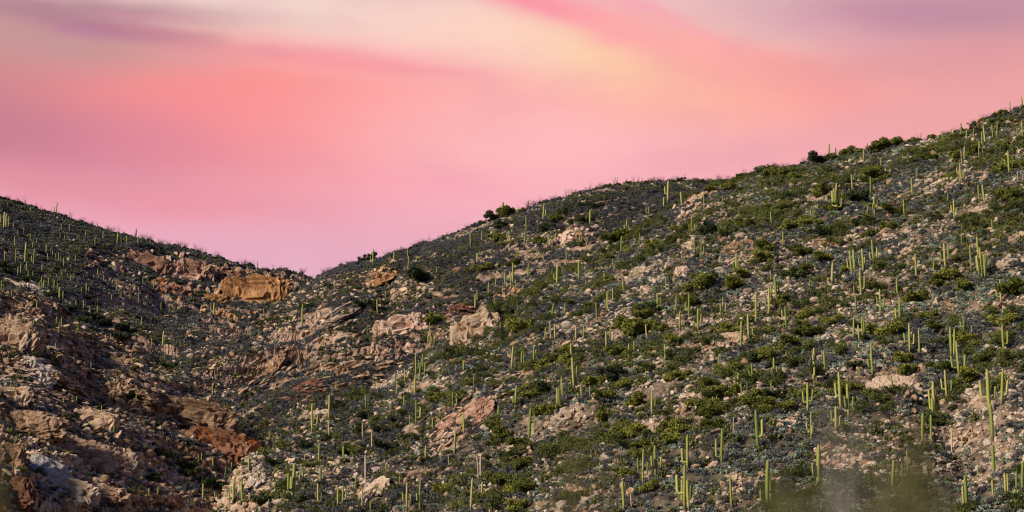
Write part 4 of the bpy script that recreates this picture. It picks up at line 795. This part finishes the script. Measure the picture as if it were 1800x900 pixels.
for key, (nm, meshes, lab) in NAMES.items():
    D = np.concatenate(acc[key]); m_ = len(D); take = np.zeros(m_, bool)
    if key in SING:
        sname, smesh, cat, cnt = SING[key]; px = D[:, 6] / D[:, 9]; order = np.argsort(-px * (1 if key == 'rock' else np.clip(rg.normal(1, .25, m_), .5, 2))); got = []
        for i in order:
            if len(got) >= cnt: break
            u, v, s = D[i, 7], D[i, 8], D[i, 6]
            if not (4 < u < 1796 and v < 893): continue
            P_ = Vector(D[i, :3]) + Vector((0, 0, s * .4)); dv = P_ - CAM; h_, _, _, dd = bvh.ray_cast(CAM, dv.normalized())
            if h_ and dd < dv.length - 2.5: continue
            if any(abs(D[g, 7] - u) < 7 and abs(D[g, 8] - v) < 5 for g in got): continue
            got.append(i)
        take[got] = True
        words_ = []
        for i in got:
            w1 = D[i, 6] * FPX / D[i, 9]
            words_.append((D[i, 7], D[i, 8], {'rock': ('big pale angular boulder' if w1 > 9 else 'pale angular boulder'), 'bb': 'blue-green brittlebush mound', 'gs': 'purple-grey twiggy shrub'}[key]))
        for i, l_ in zip(got, place_words(words_)):
            s = D[i, 6] * (1.1 if key != 'rock' else 1.0)
            o = put(sname, smesh[rg.randint(len(smesh))], label=l_, cat=cat, group={'rock': 'boulders lying on the slopes', 'bb': 'brittlebush mounds on the slopes', 'gs': 'grey shrubs on the slopes'}[key], loc=D[i, :3] + (D[i, 3:6] * s * .12 if key == 'rock' else 0))
            o.scale = (s, s, s); o.rotation_euler = (rg.uniform(-.3, .3) if key == 'rock' else 0, rg.uniform(-.3, .3) if key == 'rock' else 0, rg.uniform(0, 6.28))
    D = D[~take]; m_ = len(D); s = D[:, 6]
    if key == 'rub': bed = np.where(D[:, 7] + D[:, 8] * .3 < 560, .25, -.32); rot = np.c_[rg.normal(0, .3, m_), bed + rg.normal(0, .3, m_), rg.uniform(0, 6.28, m_)]; scl = np.c_[s, s, s] * rg.uniform(.7, 1.3, (m_, 3)); pts = D[:, :3] + D[:, 3:6] * (s * .15)[:, None]
    elif key == 'rock': rot = np.c_[rg.uniform(-.5, .5, m_), rg.uniform(-.5, .5, m_), rg.uniform(0, 6.28, m_)]; scl = np.c_[s, s, s] * rg.uniform(.75, 1.25, (m_, 3)); pts = D[:, :3] + D[:, 3:6] * (s * .12)[:, None]
    else: rot = np.c_[np.zeros(m_), np.zeros(m_), rg.uniform(0, 6.28, m_)]; scl = np.c_[s, s, s * rg.uniform(.7, 1.2, m_)]; pts = D[:, :3] + np.array([0, 0, -.12 if key == 'th' else 0]) * s[:, None]
    tint = np.clip(rg.uniform(0, 1, m_) * .7 + .15 + .5 * fbm(D[:, :3] / 18, 2, 33), 0, 1)
    scatter(nm, meshes, pts, scl, rot, rg.randint(0, len(meshes), m_), tint, lab)
# ================================================================ skyline shrubs
SKB = [mesh_np('bare_shrub', *twigs(46, np.random.RandomState(k), 1.0, .75, .012, .4, 4), M_twig) for k in range(4)]
OCO = [mesh_np('ocotillo', *twigs(11, np.random.RandomState(30 + k), 1.0, .42, .011, .7, 5), M_twig) for k in range(3)]
sk = []
for (u0, u1, n_) in ((5, 560, 44), (565, 1290, 80), (1300, 1795, 54)):
    for k in range(n_): sk.append(u0 + (u1 - u0) * (k + rg.uniform(0, 1)) / n_)
lst = []
for u in sk:
    p = None
    for v in np.arange(150, 560, .8):
        p, nn, d = hit(u, v)
        if p: break
    if p: lst.append((u, v, p, d, rg.uniform() < .45))
labs = place_words([(u, v, 'whip-like skyline ocotillo' if oc else 'bare twiggy skyline shrub') for (u, v, p, d, oc) in lst])
for (u, v, p, d, oc), lab in zip(lst, labs):
    s = rg.uniform(7, 17) * d / FPX; o = put('ocotillo' if oc else 'bare_shrub', (OCO[rg.randint(3)] if oc else SKB[rg.randint(4)]), label=lab, cat='shrub', group='ocotillos on the skyline' if oc else 'bare shrubs on the skyline', loc=p - Vector((0, 0, .4)))
    o.scale = (s, s, s * (1.15 if oc else .85)); o.rotation_euler = (0, 0, rg.uniform(0, 6.28))
# ================================================================ out-of-focus sprays close to the camera
M_nl = leaf_mat('near_leaf', (.05, .055, .012), (.10, .10, .03), noise_scale=4); M_nt = leaf_mat('near_twig', (.16, .145, .12), (.26, .24, .20), noise_scale=4)
M_no = leaf_mat('near_olive_twig', (.07, .065, .03), (.13, .12, .05), noise_scale=4)
def near_bush(lab, tips, dist, leafy, seed):
    r = np.random.RandomState(seed); us = np.mean([t[0] for t in tips]); b = at(us, 1100, dist); b[2] = 0; root = put('creosote_bush', None, label=lab, cat='bush', loc=b)
    st_, lv = [], []
    for (u, v, rad, n_) in tips:
        for k in range(n_):
            a = r.uniform(0, 6.28); q = rad * math.sqrt(r.uniform()); e = at(u + q * math.cos(a), v + q * math.sin(a) * .8, dist + r.uniform(-.35, .35)) - b
            mid = e * np.array([.45, .45, .6]) + r.normal(size=3) * .04
            st_.append(tube([r.normal(size=3) * .02 * np.array([1, 1, 0]), mid, (mid + e) / 2 + r.normal(size=3) * .01, e], [.006, .004, .0025, .0012], 4))
            L_ = leafy
            c = mid + (e - mid) * r.uniform(.3, 1.03, (L_, 1)) + r.normal(size=(L_, 3)) * .012
            a1 = r.normal(size=(L_, 3)); a1 /= np.linalg.norm(a1, axis=1)[:, None]; b1 = np.cross(a1, r.normal(size=(L_, 3))); b1 /= np.linalg.norm(b1, axis=1)[:, None]; s = r.uniform(.004, .008, (L_, 1))
            lv.append((np.stack([c - b1 * s * .5, c + a1 * s, c + b1 * s * .5, c - a1 * s], 1).reshape(-1, 3), np.arange(L_ * 4).reshape(-1, 4)))
    put('twigs', mesh_np('twigs', *join(st_), M_nt if leafy < 15 else M_no), root)['kind'] = 'stuff'
    put('foliage', mesh_np('foliage', *join(lv), M_nl), root)['kind'] = 'stuff'
near_bush('blurred olive creosote bush close by at the bottom edge', [(1385, 870, 26, 14), (1420, 895, 36, 14), (1350, 905, 30, 8), (1600, 840, 30, 20), (1640, 875, 28, 14), (1575, 885, 34, 16), (1615, 790, 14, 5), (1500, 905, 34, 8)], 2.5, 46, 1)
near_bush('blurred pale grey twigs rising close by over the pink rock mound', [(1520, 735, 34, 3), (1490, 780, 34, 3), (1455, 700, 26, 2), (1440, 820, 36, 2), (1560, 790, 26, 2)], 2.4, 14, 2)
near_bush('blurred thin olive spray close by below the green thicket', [(1010, 770, 26, 5), (1060, 800, 26, 4), (985, 830, 24, 3), (790, 850, 24, 3)], 2.6, 24, 3)
near_bush('dark blurred olive branch close by at the shaded edge', [(-8, 840, 14, 12), (-12, 770, 12, 6)], 2.4, 40, 4)
